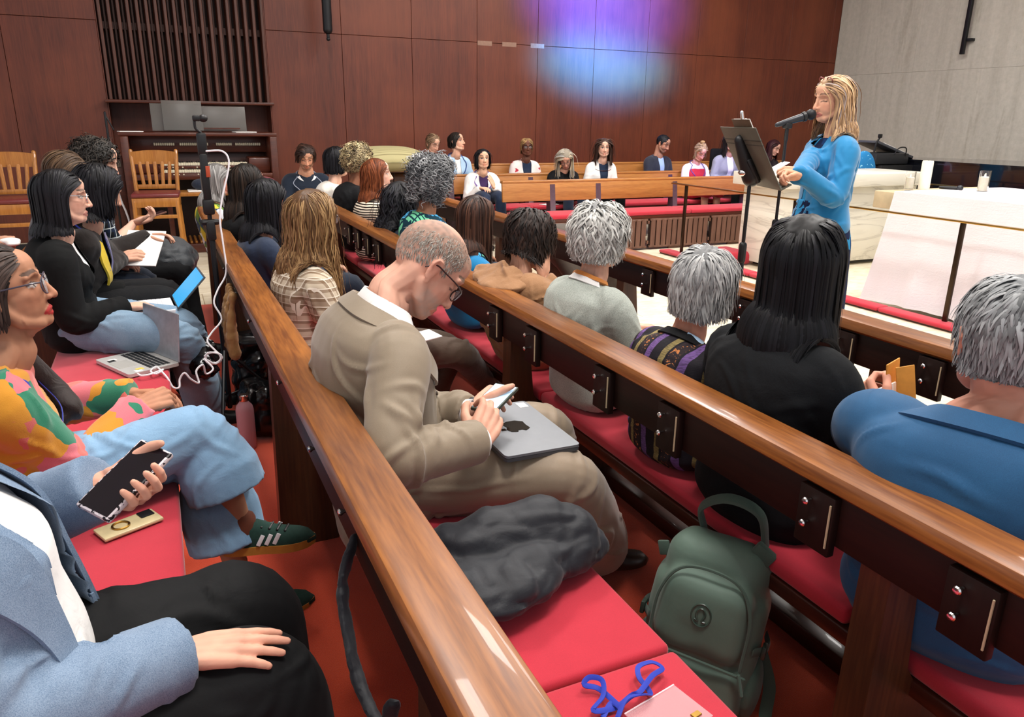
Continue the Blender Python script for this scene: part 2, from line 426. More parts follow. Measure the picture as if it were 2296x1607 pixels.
# organ grille above the recess
g = thing('organ_grille', 'tall grille of vertical brown wooden slats above the organ', 'grille', (.5, WY, 1.64))
put('shelf', bx(-.46, 1.46, WY-.14, WY+.3, 1.615, 1.65, .006), ORGANW, g)
put('back_board', bx(-.43, 1.43, WY+.30, WY+.34, 1.65, 5.2), plain('grille_dark', '1d0d09', .8), g)
put('cross_bar', bx(-.43, 1.43, WY+.22, WY+.26, 2.45, 2.53), LOUVW, g)
n = 19
s0 = mesh_from('slat', *bx(-.017, .017, -.055, .055, 0, 3.55, .004, 1)); s0.materials.append(LOUVW)
s1 = mesh_from('slat', *bx(-.012, .012, -.02, .02, 0, 3.55, .003, 1)); s1.materials.append(LOUVW)
for i in range(n):
    x = -.40+i*(1.80/(n-1))
    o = bpy.data.objects.new('slat', s0 if i % 2 else s0); COL.objects.link(o); o.parent = g; o.location = (x-.5, .02, .01); o.rotation_euler = (0, 0, RAD(8))
for i in range(n-1):
    x = -.35+i*(1.80/(n-1))
    o = bpy.data.objects.new('slat', s1); COL.objects.link(o); o.parent = g; o.location = (x-.5, .2, .01)

# ------------------------------------------------------------------ near pews (run along Y, sitters face +X)
KN = lathe([(.003, 0), (.004, .008), (.0075, .012), (.008, .016), (.006, .019), (.002, .020)], m=10)
def knob(at, d):
    R = np.column_stack([nrm(np.cross(d, (0, 0, 1))), nrm(np.cross(np.cross(d, (0, 0, 1)), d)), d]); return xf(KN, R, at)
def rail_profile(cx, y0, y1, zt, w=.115, h=.045):
    """pew cap: rounded rail, edges softened by long use"""
    ys = np.linspace(y0, y1, 60); a = [(-.5, -.30), (-.5, .18), (-.45, .40), (-.33, .5), (.33, .5), (.45, .40), (.5, .18), (.5, -.30), (.40, -.5), (-.40, -.5)]
    V = np.array([(cx+u*w, y, zt-h/2+v*h) for y in ys for u, v in a]); m = len(a)
    F = grid_faces(len(ys), m).tolist()+[tuple(range(m))[::-1], tuple((len(ys)-1)*m+i for i in range(m))]
    return V, F
def pew(cx, y0, y1, label, posts, blocks, cushions=True, seat=True, edge=None, small=False):
    t = thing('pew', label, 'pew', (cx, (y0+y1)/2, 0), 0, 'near pews')
    put('rail', rail_profile(cx, y0, y1, .85), RAILW, t)
    put('back_panel', bx(cx-.035, cx-.010, y0+.03, y1-.03, .69, .812, .004), DARKW, t)
    put('backrest', bx(cx-.008, cx+.020, y0+.03, y1-.03, .695, .812, .006), RAILW, t)
    for y in posts:
        pf = [(cx-.045, 0), (cx+.16, 0), (cx+.14, .36), (cx+.07, .46), (cx+.035, .80), (cx-.03, .80)]
        V, F = prism(pf, y-.034, y+.034); V = V[:, [0, 2, 1]]; put('support', (V, [f[::-1] for f in F]), POSTW, t)
    for y in blocks:
        if small:
            put('knob', knob((cx-.035, y, .76), A(-1, 0, 0)), CHROME, t); continue
        b = put('hook_block', bx(cx-.056, cx-.036, y-.045, y+.045, .67, .80, .003), BLOCKW, t)
        put('knob', knob((cx-.058, y+.012, .775), A(-1, 0, 0)), CHROME, b); put('knob', knob((cx-.058, y+.012, .725), A(-1, 0, 0)), CHROME, b)
        put('label_strip', bx(cx-.060, cx-.057, y-.040, y-.037, .69, .785), plain('ivory_strip', 'b8a888', .6), b)
    if seat:
        put('seat_board', bx(cx+.09, cx+.545, y0+.05, y1-.05, .385, .425, .006), edge or APRON, t)
        put('seat_apron', bx(cx+.49, cx+.52, y0+.05, y1-.05, .30, .385, .004), APRON, t)
        put('floor_beam', bx(cx+.40, cx+.47, y0+.05, y1-.05, .014, .075, .006), APRON, t)
        for y in posts:
            put('seat_support', bx(cx+.14, cx+.47, y-.03, y+.03, .014, .385, .006), POSTW, t)
        if cushions:
            k = max(1, round((y1-y0)/1.65)); L = (y1-y0-.1)/k
            for i in range(k):
                a = y0+.05+i*L
                put('cushion', bx(cx+.095, cx+.552, a+.004, a+L-.004, .425, .472, .014, 3), CUSH, t)
    return t
PEW0 = pew(-.60, -.7, 5.7, 'long red-cushioned pew at the left edge with the flowered-sweater woman on it', (.85, 2.5, 4.15), (), edge=EDGEW)
PEW1 = pew(.30, -.7, 6.12, 'long pew with worn brown rail running from bottom centre, man in tan suit on it', (.86, 2.52, 4.15, 5.8), (1.33, 1.65, 2.15, 2.9, 3.4, 4.0, 4.6, 5.2), small=True)
PEW2 = pew(1.185, -.6, 7.1, 'long glossy pew behind the grey-haired women with chrome knobs on its back', (.83, 2.53, 4.2, 5.9), (.30, .64, .97, 1.47, 1.80, 2.28, 2.61, 3.5, 4.35, 4.6, 4.85, 5.1))
PEW3 = pew(2.20, -.5, 6.35, 'front pew of the near block, facing the white marble aisle', (.05, 1.69, 3.32, 4.95), (1.10, 1.49, 1.83, 2.34, 2.75, 3.05, 3.6), seat=False)

# ------------------------------------------------------------------ far pews (run along X, sitters face the camera side)
def far_pew(cy, x0, x1, label, posts, z=.815, apron=False):
    t = thing('pew', label, 'pew', ((x0+x1)/2, cy, 0), 0, 'far pews')
    put('rail', bx(x0, x1, cy-.03, cy+.05, z-.035, z, .012, 3), RAILX, t)
    V, F = bx(x0, x1, cy-.024, cy+.012, z-.24, z-.03, .006); V[:, 1] -= (z-V[:, 2])*.12; put('backrest', (V, F), RAILX, t)
    for x in posts:
        pf = [(cy-.16, .36), (cy-.07, .46), (cy-.03, z-.05), (cy+.04, z-.05), (cy+.05, 0), (cy-.12, 0)]
        V, F = prism(pf, x-.035, x+.035); V = V[:, [2, 0, 1]]; put('support', (V, F), plain('far_post', '4b3440', .5), t)
    put('seat_board', bx(x0+.03, x1-.03, cy-.50, cy-.06, .375, .415, .006), ORGANW, t)
    k = max(1, round((x1-x0)/1.1)); L = (x1-x0-.06)/k
    for i in range(k): put('cushion', bx(x0+.03+i*L+.004, x0+.03+(i+1)*L-.004, cy-.51, cy-.08, .415, .462, .014, 3), CUSH, t)
    return t
far_pew(8.12, 3.60, 8.3, 'foremost far pew, its long orange-brown backrest above slatted panels', (4.25, 4.88, 6.02, 7.2))
far_pew(9.02, 3.0, 9.0, 'second far pew, behind the foremost one', (3.3, 4.4, 5.5, 6.6, 7.7), .83)
far_pew(9.94, 2.9, 9.6, 'rearmost far pew, standing against the panelled wall', (3.3, 4.5, 5.7, 6.9, 8.1), .90)
for i in range(4):
    x0 = 3.51+i*.92; p = thing('heater_panel', ['leftmost slatted brown wooden panel below the foremost far pew', 'second slatted wooden panel from the left below the far pew',
        'broad slatted wooden panel right of the grey-haired woman in grey tweed', 'rightmost slatted wooden panel, next to the marble table'][i], 'panel', (x0+.44, 7.62, 0), 0, 'slatted panels under the far pew')
    put('back_board', bx(x0, x0+.88, 7.635, 7.65, .03, .372), plain('slat_backing', '2c1a12', .8), p)  # plain dark brown board behind the slats
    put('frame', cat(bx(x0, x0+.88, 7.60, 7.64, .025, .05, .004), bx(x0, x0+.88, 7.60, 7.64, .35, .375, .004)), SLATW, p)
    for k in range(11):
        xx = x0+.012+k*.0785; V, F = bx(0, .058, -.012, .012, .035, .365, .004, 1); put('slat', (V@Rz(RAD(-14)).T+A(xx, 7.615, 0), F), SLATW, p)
    for zz in (.07, .31): put('hinge', bx(x0+.885, x0+.91, 7.61, 7.635, zz, zz+.04, .004), SLATW, p)
    put('foot', bx(x0+.3, x0+.55, 7.62, 7.65, 0, .03), SLATW, p)

# ------------------------------------------------------------------ chancel: brass rail, kneeler, marble table, altar
r = thing('communion_rail', 'slim brass hand rail on dark posts behind the speaker', 'railing', (5.42, 4, 0))
put('hand_rail', bx(5.395, 5.445, -.4, 7.32, .808, .822, .005), BRASS, r)
for y in (7.06, 5.40, 3.72, 2.04, .36): put('post', bx(5.408, 5.432, y-.018, y+.018, .05, .808, .003), BRONZE, r)
k = thing('kneeler', 'long low red kneeling cushion along the brass rail', 'kneeler', (5.33, 3.5, 0))
put('base', bx(5.33, 5.44, -.4, 7.35, 0, .015, .002), POSTW, k)
for i in range(5): put('cushion', bx(5.31, 5.46, -.4+i*1.55+.004, -.4+(i+1)*1.55-.004, .015, .05, .015, 3), CUSH, k)
q = P(1622, 570, Z=.1)
solo('floor_cushion', bx(q[0]-.2, q[0]+.25, q[1]-.2, q[1]+.25, 0, .15, .06, 4), CUSH, 'plump red floor cushion beside the marble table', 'cushion')
r2 = thing('chancel_rail', 'thin brass rail at the back of the chancel before the piano', 'railing', (8.6, 4, 0))
put('hand_rail', bx(8.58, 8.62, .4, 6.6, .80, .815, .004), BRASS, r2)
for y in (6.4, 4.6, 2.8, 1.0): put('post', bx(8.59, 8.61, y-.015, y+.015, 0, .80, .003), BRONZE, r2)
def marble():
    t = NT('white_marble'); v = t.coord((1, 1, 1), (0, RAD(-24), 0)); d = t.noise(v, 1.3, 5, .6); w = t.n('ShaderNodeTexNoise'); w.inputs['Scale'].default_value = 1.0; w.inputs['Detail'].default_value = 8; w.inputs['Distortion'].default_value = 1.4
    mp = t.coord((.7, .7, 4.5), (0, RAD(-22), 0)); t.l(mp, w.inputs['Vector'])
    vein = t.math('ABSOLUTE', t.math('SUBTRACT', w.outputs['Fac'], .5)); c = t.ramp(vein, [(0, lin('c2bdb2')), (.02, lin('dcd8cc')), (.08, lin('e4e0d4'))])
    t.base(t.mix(t.ramp(d, [(.4, (0, 0, 0)), (.8, (.5, .5, .5))]), c, lin('d9d0bd'))); return t.set(.3, 0, .5)
MARB = marble()
m = thing('marble_table', 'white veined marble table with thick top behind the brass rail', 'table', (6.8, 6.2, 0))
put('plinth', bx(5.95, 7.6, 6.05, 6.45, 0, .05), plain('plinth_dark', '5a554c', .6), m)
put('body', bx(5.80, 7.75, 5.95, 6.55, .05, .86, .006), MARB, m); put('top', bx(5.70, 7.85, 5.87, 6.63, .86, .995, .008), MARB, m)
al = thing('altar', 'stone altar half covered by a white cloth at the right', 'altar', (6.3, 3.6, 0))
put('body', bx(5.85, 6.9, 2.4, 4.5, 0, .80, .01), MARB, al); put('top', bx(5.72, 7.1, 2.1, 4.80, .80, .945, .01), plain('travertine_slab', 'b9a98a', .5, vary=.15, scale=6), al)
def altar_cloth():
    ys = np.linspace(2.0, 4.58, 70); prof = [(7.12, .70), (7.12, .955), (6.6, .956), (6.1, .956), (5.70, .955), (5.695, .80), (5.69, .6), (5.68, .4), (5.67, .2), (5.66, .02)]
    G = np.zeros((len(ys), len(prof)*3-2, 3)); pp = np.array(prof); tt = np.linspace(0, len(prof)-1, G.shape[1]); px = np.interp(tt, range(len(prof)), pp[:, 0]); pz = np.interp(tt, range(len(prof)), pp[:, 1])
    for i, y in enumerate(ys):
        for j in range(G.shape[1]):
            h = max(0, .93-pz[j]) if px[j] < 5.72 else 0
            x = px[j]-.03*h*(1+math.sin(y*11)+.5*math.sin(y*27+2))-.05*h*h; yy = y+.10*h*(1 if y > 4.3 else 0)*(y-4.3)/.28
            G[i, j] = (x, yy, pz[j]+.02*h*math.sin(y*5))
    return sheet(G, .004)
def linen():
    t = NT('white_linen'); v = t.coord(); f = t.noise(t.coord((1, 1, 8)), 9, 4, .6, 1); g = t.noise(v, 22, 3, .6, 2)
    t.base(lin('dcd6da')); t.bump(t.math('ADD', f, g), .35, .008); return t.set(.75, 0, .3, sheen=.2)
solo('altar_cloth', altar_cloth(), linen(), 'crinkled white cloth hanging over the altar to the floor', 'cloth')
WAX = plain('wax', 'f1ead6', .5, vary=.03, sss=.15)
GLASS = NT('clear_glass'); GLASS.base((1, 1, 1)); GLASS = GLASS.set(.03, 0, .5, trans=1, ior=1.3)
def flame_tip(c): return lathe([(.002, 0), (.0045, .008), (.003, .018), (.0005, .028)], c, 8)
p = P(2062, 424, Z=.957); p[0] = 6.12; p[1] = 4.63
c = thing('pillar_candle', 'tall cream pillar candle on the altar', 'candle', p)
put('wax', lathe([(.0, 0), (.046, 0), (.047, .02), (.046, .235), (.043, .245), (.03, .238), (0, .232)], p, 24), WAX, c); put('wick', tube([p+A(0, 0, .23), p+A(.002, 0, .25)], .0015, 5), BLACKP, c)
for (x, y), lb in (((6.02, 4.70), 'short white candle in a clear glass, left of the pillar candle'), ((6.55, 4.38), 'taller white candle in a clear glass, right of the pillar candle'), ((6.48, 4.34), 'small white votive just right of the taller glass candle')):
    h = .10 if 'short' in lb else (.12 if 'taller' in lb else .07); b = A(x, y, .958); c = thing('glass_candle', lb, 'candle', b, 0, 'glass candles on the altar')
    put('wax', lathe([(0, .004), (.036, .004), (.036, h), (.01, h-.004), (0, h-.004)], b, 20), WAX, c)
    put('flame', flame_tip(b+A(0, 0, h)), plain('flame', 'fff2c8', .5, emit=(1, .8, .45), es=6), c)
    put('glass', lathe([(0, 0), (.040, 0), (.042, h+.05), (.039, h+.05), (.037, .004), (0, .003)], b, 20), GLASS, c)
b = A(6.32, 4.62, .972); mm = thing('microphone', 'black microphone lying on the altar behind the pillar candle', 'microphone', b)
put('handle', tube([b, b+A(.05, -.12, .0)], [.013, .016], 12), BLACKP, mm); put('grille', ellip(b+A(.06, -.145, .004), (.026, .028, .025)), plain('mic_grille', '3a3c40', .4, .6), mm)
# grand piano and equipment in front of the concrete wall
LACQ = plain('black_lacquer', '0b0c12', .12, 0, .6, vary=.05, coat=.6)
pt = thing('grand_piano', 'black grand piano with closed lid in front of the concrete wall', 'piano', (9.9, 6.2, 0))
pl = [(9.25, 4.3), (10.75, 4.3), (10.75, 5.2), (10.7, 6.4), (10.45, 7.1), (10.05, 7.65), (9.6, 7.75), (9.3, 7.4), (9.25, 6.5)]
put('case', prism(pl, .66, 1.03), LACQ, pt)
pl2 = [(9.6+(x-9.6)*1.03, 6+(y-6)*1.02) for x, y in pl]; put('lid', prism(pl2, 1.03, 1.052), LACQ, pt)
for x, y in ((9.45, 4.6), (10.5, 4.6), (9.9, 7.1)):
    put('leg', lathe([(.03, 0), (.045, .06), (.04, .12), (.065, .6), (.075, .66)], (x, y, 0), 12), LACQ, pt)
put('music_desk', box((10.0, 4.75, 1.16), (.7, .03, .2), .005), LACQ, pt)
q = A(9.05, 7.55, 0); e = thing('equipment_desk', 'black sound desk with open sheet music and a gooseneck, behind the speaker', 'equipment', q)
put('cabinet', bx(q[0]-.35, q[0]+.55, q[1]-.3, q[1]+.35, 0, .98, .01), BLACKP, e)
put('case', box(q+A(-.12, -.05, 1.06), (.62, .42, .14), .015), plain('case_black', '1d1e22', .5), e)
put('sloped_top', box(q+A(.12, .1, 1.17), (.75, .4, .035), .008, Ry(RAD(16))), plain('case_grey', '44464c', .5), e)
put('sheet_music', box(q+A(.0, .06, 1.225), (.26, .3, .006), 0, Ry(RAD(16))), PAPER, e); put('sheet_music', box(q+A(.29, .06, 1.142), (.26, .3, .006), 0, Ry(RAD(16))), PAPER, e)
put('gooseneck', tube(bez([q+A(-.3, -.1, 1.1), q+A(-.28, -.1, 1.25), q+A(-.25, -.12, 1.33)], 6), .012, 8), BLACKM, e); put('clip', box(q+A(-.25, -.12, 1.35), (.06, .03, .05), .008), BLACKM, e)
put('handle_loop', tube(bez([q+A(-.1, -.26, 1.12), q+A(-.05, -.28, 1.2), q+A(.08, -.28, 1.2), q+A(.12, -.26, 1.1)], 6), .008, 8), BLACKM, e)
def bluechair():
    t = NT('blue_print'); v = t.coord(); w = t.noise(v, 16, 3, .5, 1.5); t.base(t.ramp(w, [(.60, lin('1b78b4')), (.63, lin('8fd0e8'))], 'CONSTANT')); return t.set(.8)
q = P(1938, 391, Y=6.95); q[2] = .45
ch = thing('patterned_chair', 'round-backed chair in blue printed fabric behind the marble table', 'chair', A(q[0], 6.95, 0))
put('backrest', ellip((q[0], 7.0, .88), (.24, .06, .30), n=16, m=24), bluechair(), ch); put('seat', bx(q[0]-.25, q[0]+.25, 6.5, 7.0, .40, .47, .03, 3), bluechair(), ch)
for dx in (-.2, .2):
    for dy in (6.55, 6.95): put('leg', tube([(q[0]+dx, dy, .40), (q[0]+dx, dy, .008)], .014, 8), BLACKM, ch)
# hanging rods
q0, q1 = P(735, 66, Y=10.2), P(733, -40, Y=10.2); q1[0:2] = q0[0:2]
h = thing('hanging_tube', 'fat black tube hanging before the panelled wall, right of the grille', 'pipe', q0)
put('tube', tube([q0, A(q0[0], q0[1], 5.6)], .058, 16), BLACKM, h); put('tip', cat(tube([q0-A(0, 0, .05), q0-A(0, 0, .1)], .02, 8), ellip(q0-A(0, 0, .11), (.025, .025, .025))), BLACKM, h)
q0 = P(2156, 122, X=11.05); h = thing('wall_bar', 'thin black bar fixed vertically to the concrete wall', 'bar', q0)
put('bar', bx(11.03, 11.08, q0[1]-.03, q0[1]+.03, q0[2], 5.3, .008), BLACKM, h); put('bracket', bx(11.06, 11.15, q0[1]-.1, q0[1]+.03, q0[2]+.18, q0[2]+.22, .005), BLACKM, h)
# ------------------------------------------------------------------ organ console
IVORY = plain('ivory', 'ded6bc', .4, vary=.04)
og = thing('organ_console', 'brown wooden pipe organ console with two manuals in the wall recess', 'organ', (.5, 9.75, 0))
put('case', bx(-.28, 1.26, 9.85, 10.25, 0, 1.26, .01), ORGANW, og); put('top', bx(-.34, 1.32, 9.45, 10.28, 1.262, 1.30, .008), ORGANW, og)
for x0, x1 in ((-.32, -.24), (1.22, 1.30)): put('side_panel', bx(x0, x1, 9.32, 10.25, 0, 1.262, .01), ORGANW, og)
put('stop_rail', bx(-.24, 1.22, 9.70, 9.85, 1.08, 1.262, .006), ORGANW, og)
put('key_desk', bx(-.24, 1.22, 9.30, 9.85, .80, .86, .006), ORGANW, og); put('key_block', bx(-.24, .02, 9.42, 9.75, .86, 1.03, .02), ORGANW, og); put('key_block', bx(.98, 1.22, 9.42, 9.75, .86, 1.03, .02), ORGANW, og)
for x0, x1 in ((.0, .24), (.27, .58), (.66, .84), (.87, 1.17)):
    n_ = int((x1-x0)/.022); put('stop_tabs', cat(*[bx(x0+i*.022+.002, x0+i*.022+.020, 9.665, 9.70, 1.155, 1.185, .003, 1) for i in range(n_)]), IVORY, og)
for y, z in ((9.46, .945), (9.34, .875)):
    kb = put('keyboard', cat(*[bx(.06+i*.0245, .083+i*.0245, y, y+.14, z, z+.03, .002, 1) for i in range(37)]), IVORY, og)
    put('black_keys', cat(*[bx(.075+i*.0245, .09+i*.0245, y+.05, y+.14, z+.03, z+.042, .002, 1) for i in range(36) if i % 7 not in (2, 6)]), BLACKP, kb)
    put('piston_rail', bx(.02, .98, y-.03, y, z-.035, z, .004), ORGANW, og)
    put('pistons', cat(*[ellip((.12+i*.05+.1*(i//4), y-.035, z-.018), (.009, .008, .009), n=6, m=8) for i in range(12)]), IVORY, og)
glz = NT('desk_glass'); glz.base(lin('6f6c68')); glz = glz.set(.3, 0, .4, alpha=.6)
put('music_desk', box((.24, 9.80, 1.46), (.46, .012, .30), .003, Rx(RAD(-10))), glz, og); put('music_desk', box((.34, 9.76, 1.48), (.42, .012, .33), .003, Rx(RAD(-10))), glz, og); put('music_desk', box((.73, 9.82, 1.45), (.60, .012, .28), .003, Rx(RAD(-10))), glz, og)
put('desk_ledge', bx(.55, .95, 9.74, 9.77, 1.335, 1.35), LOUVW, og)
put('knee_panel', bx(-.24, 1.22, 9.80, 9.85, .1, .80), DARKW, og); put('pedal_frame', bx(-.26, 1.24, 9.2, 9.8, .0, .10, .006), ORGANW, og)
for i in range(24):
    if i == 0: pd = mesh_from('pedal', *bx(0, .026, 0, .5, .10, .125, .006, 1)); pd.materials.append(CHAIRW)
    o = bpy.data.objects.new('pedal', pd); COL.objects.link(o); o.parent = og; o.location = (-.5-.16+i*.052, 9.24-9.75, 0)
bn = thing('organ_bench', 'low brown organ bench in front of the organ keys', 'bench', (.55, 9.0, 0))
put('seat', bx(.0, 1.15, 8.86, 9.18, .66, .70, .006), CHAIRW, bn)
for x in (.06, 1.05): put('end', bx(x, x+.05, 8.88, 9.16, 0, .66, .006), ORGANW, bn)
solo('white_cloth', bx(.28, .80, 8.87, 9.10, .701, .716, .006), PAPER, 'folded white cloth on the organ bench', 'cloth')
solo('small_bag', remesh([ellip((.42, 8.98, .775), (.10, .07, .06)), ellip((.55, 8.99, .765), (.09, .07, .055)), ellip((.49, 8.95, .76), (.1, .06, .05))], .012, 3), cloth('navy_bag', '232a3a', wr=.6), 'small dark blue bag on the white cloth of the organ bench', 'bag')
for px, lb in ((292, 'sheaf of bluish papers on the left end of the organ top'), (548, 'white papers on the right end of the organ top')):
    q = P(px, 296, Y=9.65); solo('papers', box((q[0], 9.66, 1.306), (.24, .16, .010), .002, Rz(RAD(12))), PAPER, lb, 'papers', None)
st = thing('mic_stand', 'slim dark microphone stand left of the organ', 'stand', (-.42, 9.2, 0))
put('pole', tube([(-.42, 9.2, .02), (-.42, 9.2, 1.5)], .012, 8), BLACKM, st); put('boom', tube([(-.42, 9.2, 1.48), (-.36, 9.2, 1.33)], .008, 8), BLACKM, st)
put('base', lathe([(.0, 0), (.14, 0), (.14, .012), (.02, .03), (0, .03)], (-.42, 9.2, 0), 20), BLACKM, st)
q = P(262, 367, Y=9.1); ob = thing('outlet_box', 'dark wall outlet plate with a white cable left of the organ', 'outlet', A(-.40, 9.6, 0))
put('post', bx(-.52, -.33, 9.55, 9.62, 0, 1.05, .005), ORGANW, ob); put('plate', bx(-.50, -.35, 9.535, 9.55, .93, 1.0, .004), plain('plate', '6a6258', .5), ob)
put('cable', tube(bez([(-.44, 9.52, .96), (-.42, 9.48, .80), (-.40, 9.48, .6), (-.36, 9.46, .45), (-.34, 9.45, .3), (-.36, 9.4, .012)], 8), .011, 8), WHITEP, ob)
# ------------------------------------------------------------------ high oak chairs
BURG = plain('burgundy_vinyl', '6b2a2a', .35, vary=.1)
def high_chair(loc, rz, label):
    loc = np.asarray(loc, float); t = thing('high_chair', label, 'chair', loc, rz, 'tall oak chairs by the organ'); R = Rz(rz)
    def pp(name, s, m): put(name, (s[0]@R.T+loc, s[1]), m, t)
    pp('seat', bx(-.22, .22, -.21, .21, .70, .745, .02, 3), BURG); pp('seat_frame', bx(-.215, .215, -.205, .205, .61, .70, .006), CHAIRW)
    for x in (-.19, .19):
        pp('leg', tube([(x*1.02, .19, .66), (x*1.12, .215, .0)], .021, 8), CHAIRW)
        pp('leg', tube([(x, -.18, .66), (x*1.1, -.23, .0)], .021, 8), CHAIRW)
        pp('back_post', tube(bez([(x*1.02, -.19, .64), (x*1.05, -.22, .85), (x*1.12, -.30, 1.13)], 5), .02, 8, flat=1.3), CHAIRW)
        pp('stretcher', bx(x-.012, x+.012, -.2, .2, .28, .315, .004), CHAIRW)
    for z, y in ((.22, .205), (.50, .20)): pp('stretcher', bx(-.2, .2, y-.012, y+.012, z, z+.035, .004), CHAIRW)
    xs = np.linspace(-.215, .215, 12); G = np.array([[(x, -.292-.02*math.cos(x*7)+.02, z+(.02*math.cos(x*7) if z > 1.05 else 0)) for z in (1.0, 1.05, 1.12)] for x in xs]); pp('crest_rail', sheet(G, .026), CHAIRW)
    pp('lower_rail', bx(-.2, .2, -.235, -.21, .755, .80, .005), CHAIRW)
    for x in np.linspace(-.135, .135, 5): pp('slat', tube([(x*.9, -.222, .79), (x*1.05, -.272, 1.02)], .017, 6, flat=.45), CHAIRW)
    return t
q = P(352, 446, Y=8.55); high_chair((q[0], 8.55, 0), RAD(176), 'tall oak slat-back chair with burgundy seat in front of the organ')
q = P(22, 415, Y=8.3); high_chair((q[0], 8.3, 0), RAD(184), 'tall oak slat-back chair cut by the left edge')
# ------------------------------------------------------------------ seats at the back of the near aisle
PINK = cloth('dusty_pink', '8e4f58', wr=.1)
for x, y, lb in ((.98, 8.35, 'dusty pink round-backed chair left of the man in navy sweater'), (1.45, 8.42, 'dusty pink chair under the man in navy sweater')):
    t = thing('pink_chair', lb, 'chair', (x, y, 0), 0, 'dusty pink chairs'); xs = np.linspace(-1, 1, 15)
    G = np.array([[(x+u*.24, y+.2-.05*(1-u*u), .5+v*.38*math.sqrt(max(.05, 1-abs(u)**3.5))) for v in np.linspace(0, 1, 8)] for u in xs]); put('backrest', sheet(G, .05), PINK, t)
    put('seat', bx(x-.24, x+.24, y-.25, y+.2, .40, .47, .03, 3), PINK, t)
    for dx in (-.2, .2):
        for dy in (-.2, .17): put('leg', tube([(x+dx, y+dy, .41), (x+dx, y+dy, .008)], .014, 8), BLACKM, t)
LEA = plain('brown_leather', '5a3a26', .4, vary=.2, scale=8)
a = thing('armchair', 'brown leather armchair carrying a big striped cushion', 'armchair', (2.42, 8.35, 0))
put('backrest', bx(2.05, 2.80, 8.45, 8.66, .25, .90, .06, 4), LEA, a); put('seat', bx(2.1, 2.75, 7.95, 8.5, .2, .46, .05, 3), LEA, a)
for x0, x1 in ((1.98, 2.14), (2.71, 2.87)): put('arm', bx(x0, x1, 7.95, 8.62, .05, .62, .05, 3), LEA, a)
put('seam', tube([(2.42, 8.447, .5), (2.42, 8.447, .89)], .006, 6), DARKW, a)
for dx in (2.05, 2.8):
    for dy in (8.0, 8.6): put('foot', bx(dx-.03, dx+.03, dy-.03, dy+.03, 0, .06), BLACKP, a)
def pillow():
    u, v = np.meshgrid(np.linspace(-1, 1, 33), np.linspace(-1, 1, 25), indexing='ij'); th = .13*np.sqrt(np.clip((1-np.abs(u)**2.6)*(1-np.abs(v)**2.6), 0, 1))**.8
    X = u*.42*(1-.10*v**2); Yy = v*.28*(1-.10*u**2); n, m_ = u.shape
    T = np.stack([X, Yy, th], -1).reshape(-1, 3); Bm = np.stack([X, Yy, -th], -1).reshape(-1, 3); F = grid_faces(n, m_, False)
    return np.vstack([T, Bm]), np.vstack([F[:, ::-1], F+n*m_])
def stripes():
    t = NT('striped_linen'); w = t.n('ShaderNodeTexWave'); w.wave_type = 'BANDS'; w.bands_direction = 'Y'; w.inputs['Scale'].default_value = 9; w.inputs['Distortion'].default_value = .3; t.l(t.coord(), w.inputs['Vector'])
    t.base(t.ramp(w.outputs['Fac'], [(.0, lin('6f6848')), (.12, lin('9c9369')), (.8, lin('a8a076'))])); t.bump(t.noise(t.coord(), 12, 3), .2, .01); return t.set(.9)
V, F = pillow(); solo('striped_cushion', (V@Rx(RAD(6)).T+A(2.36, 8.44, 1.055), F), stripes(), 'large khaki striped cushion lying on top of the brown armchair', 'cushion')

# ------------------------------------------------------------------ music stand and microphone before the speaker
SPK = A(3.32, 3.17, 0); SYAW = RAD(160); fs = A(math.cos(SYAW), math.sin(SYAW), 0); ws = A(-fs[1], fs[0], 0)*-1
q = P(1680, 352, X=2.84); tilt = RAD(29); nrmv = A(0, 0, 1)*math.sin(tilt)-fs*math.cos(tilt)
upv = nrm(np.cross(nrmv, ws)); upv = upv if upv[2] > 0 else -upv
Rm = np.column_stack([ws, upv, nrm(np.cross(ws, upv))])
OLIVE = plain('olive_grey_metal', '55544a', .5, .2, vary=.06)
mst = thing('music_stand', 'dark grey music stand holding a clipboard before the speaker', 'music stand', (q[0], q[1], 0))
put('desk', box(q, (.50, .34, .006), .002, Rm), OLIVE, mst)
put('desk_groove', cat(box(q+upv*.10, (.50, .006, .010), .001, Rm), box(q+upv*.075, (.50, .004, .010), .001, Rm)), plain('groove', '2e2d26', .6), mst)
bk = fs*1.0; sgn = 1 if (Rm[:, 2]@fs) > 0 else -1; bn_ = Rm[:, 2]*sgn
put('lip', box(q-upv*.17-bn_*.03, (.50, .008, .06), .002, Rm), OLIVE, mst)
put('bracket', cat(tube([q+upv*.10+bn_*.012, q-upv*.10+bn_*.03], [.030, .050], 12, up=bn_, flat=1.0), box(q-upv*.07+bn_*.02, (.10, .14, .03), .012, Rm)), BLACKP, mst)
put('tilt_knob', ellip(q-upv*.06+bn_*.058, (.03, .03, .02)), CHROME, mst)
pb = q-upv*.09+bn_*.03
put('pole', tube([pb, A(pb[0], pb[1], .85)], .010, 10), BLACKM, mst); put('sleeve', tube([A(pb[0], pb[1], .86), A(pb[0], pb[1], .10)], .016, 10), BLACKM, mst); put('collar', tube([A(pb[0], pb[1], .86), A(pb[0], pb[1], .78)], .021, 10), BLACKP, mst)
for k_ in range(3):
    an = k_*2*PI/3+.4; put('leg', tube(bez([A(pb[0], pb[1], .16), A(pb[0]+.12*math.cos(an), pb[1]+.12*math.sin(an), .12), A(pb[0]+.26*math.cos(an), pb[1]+.26*math.sin(an), .010)], 6), .009, 8), BLACKM, mst)
cb = thing('clipboard', 'clipboard with white pages and a metal clip on the music stand', 'clipboard', q)
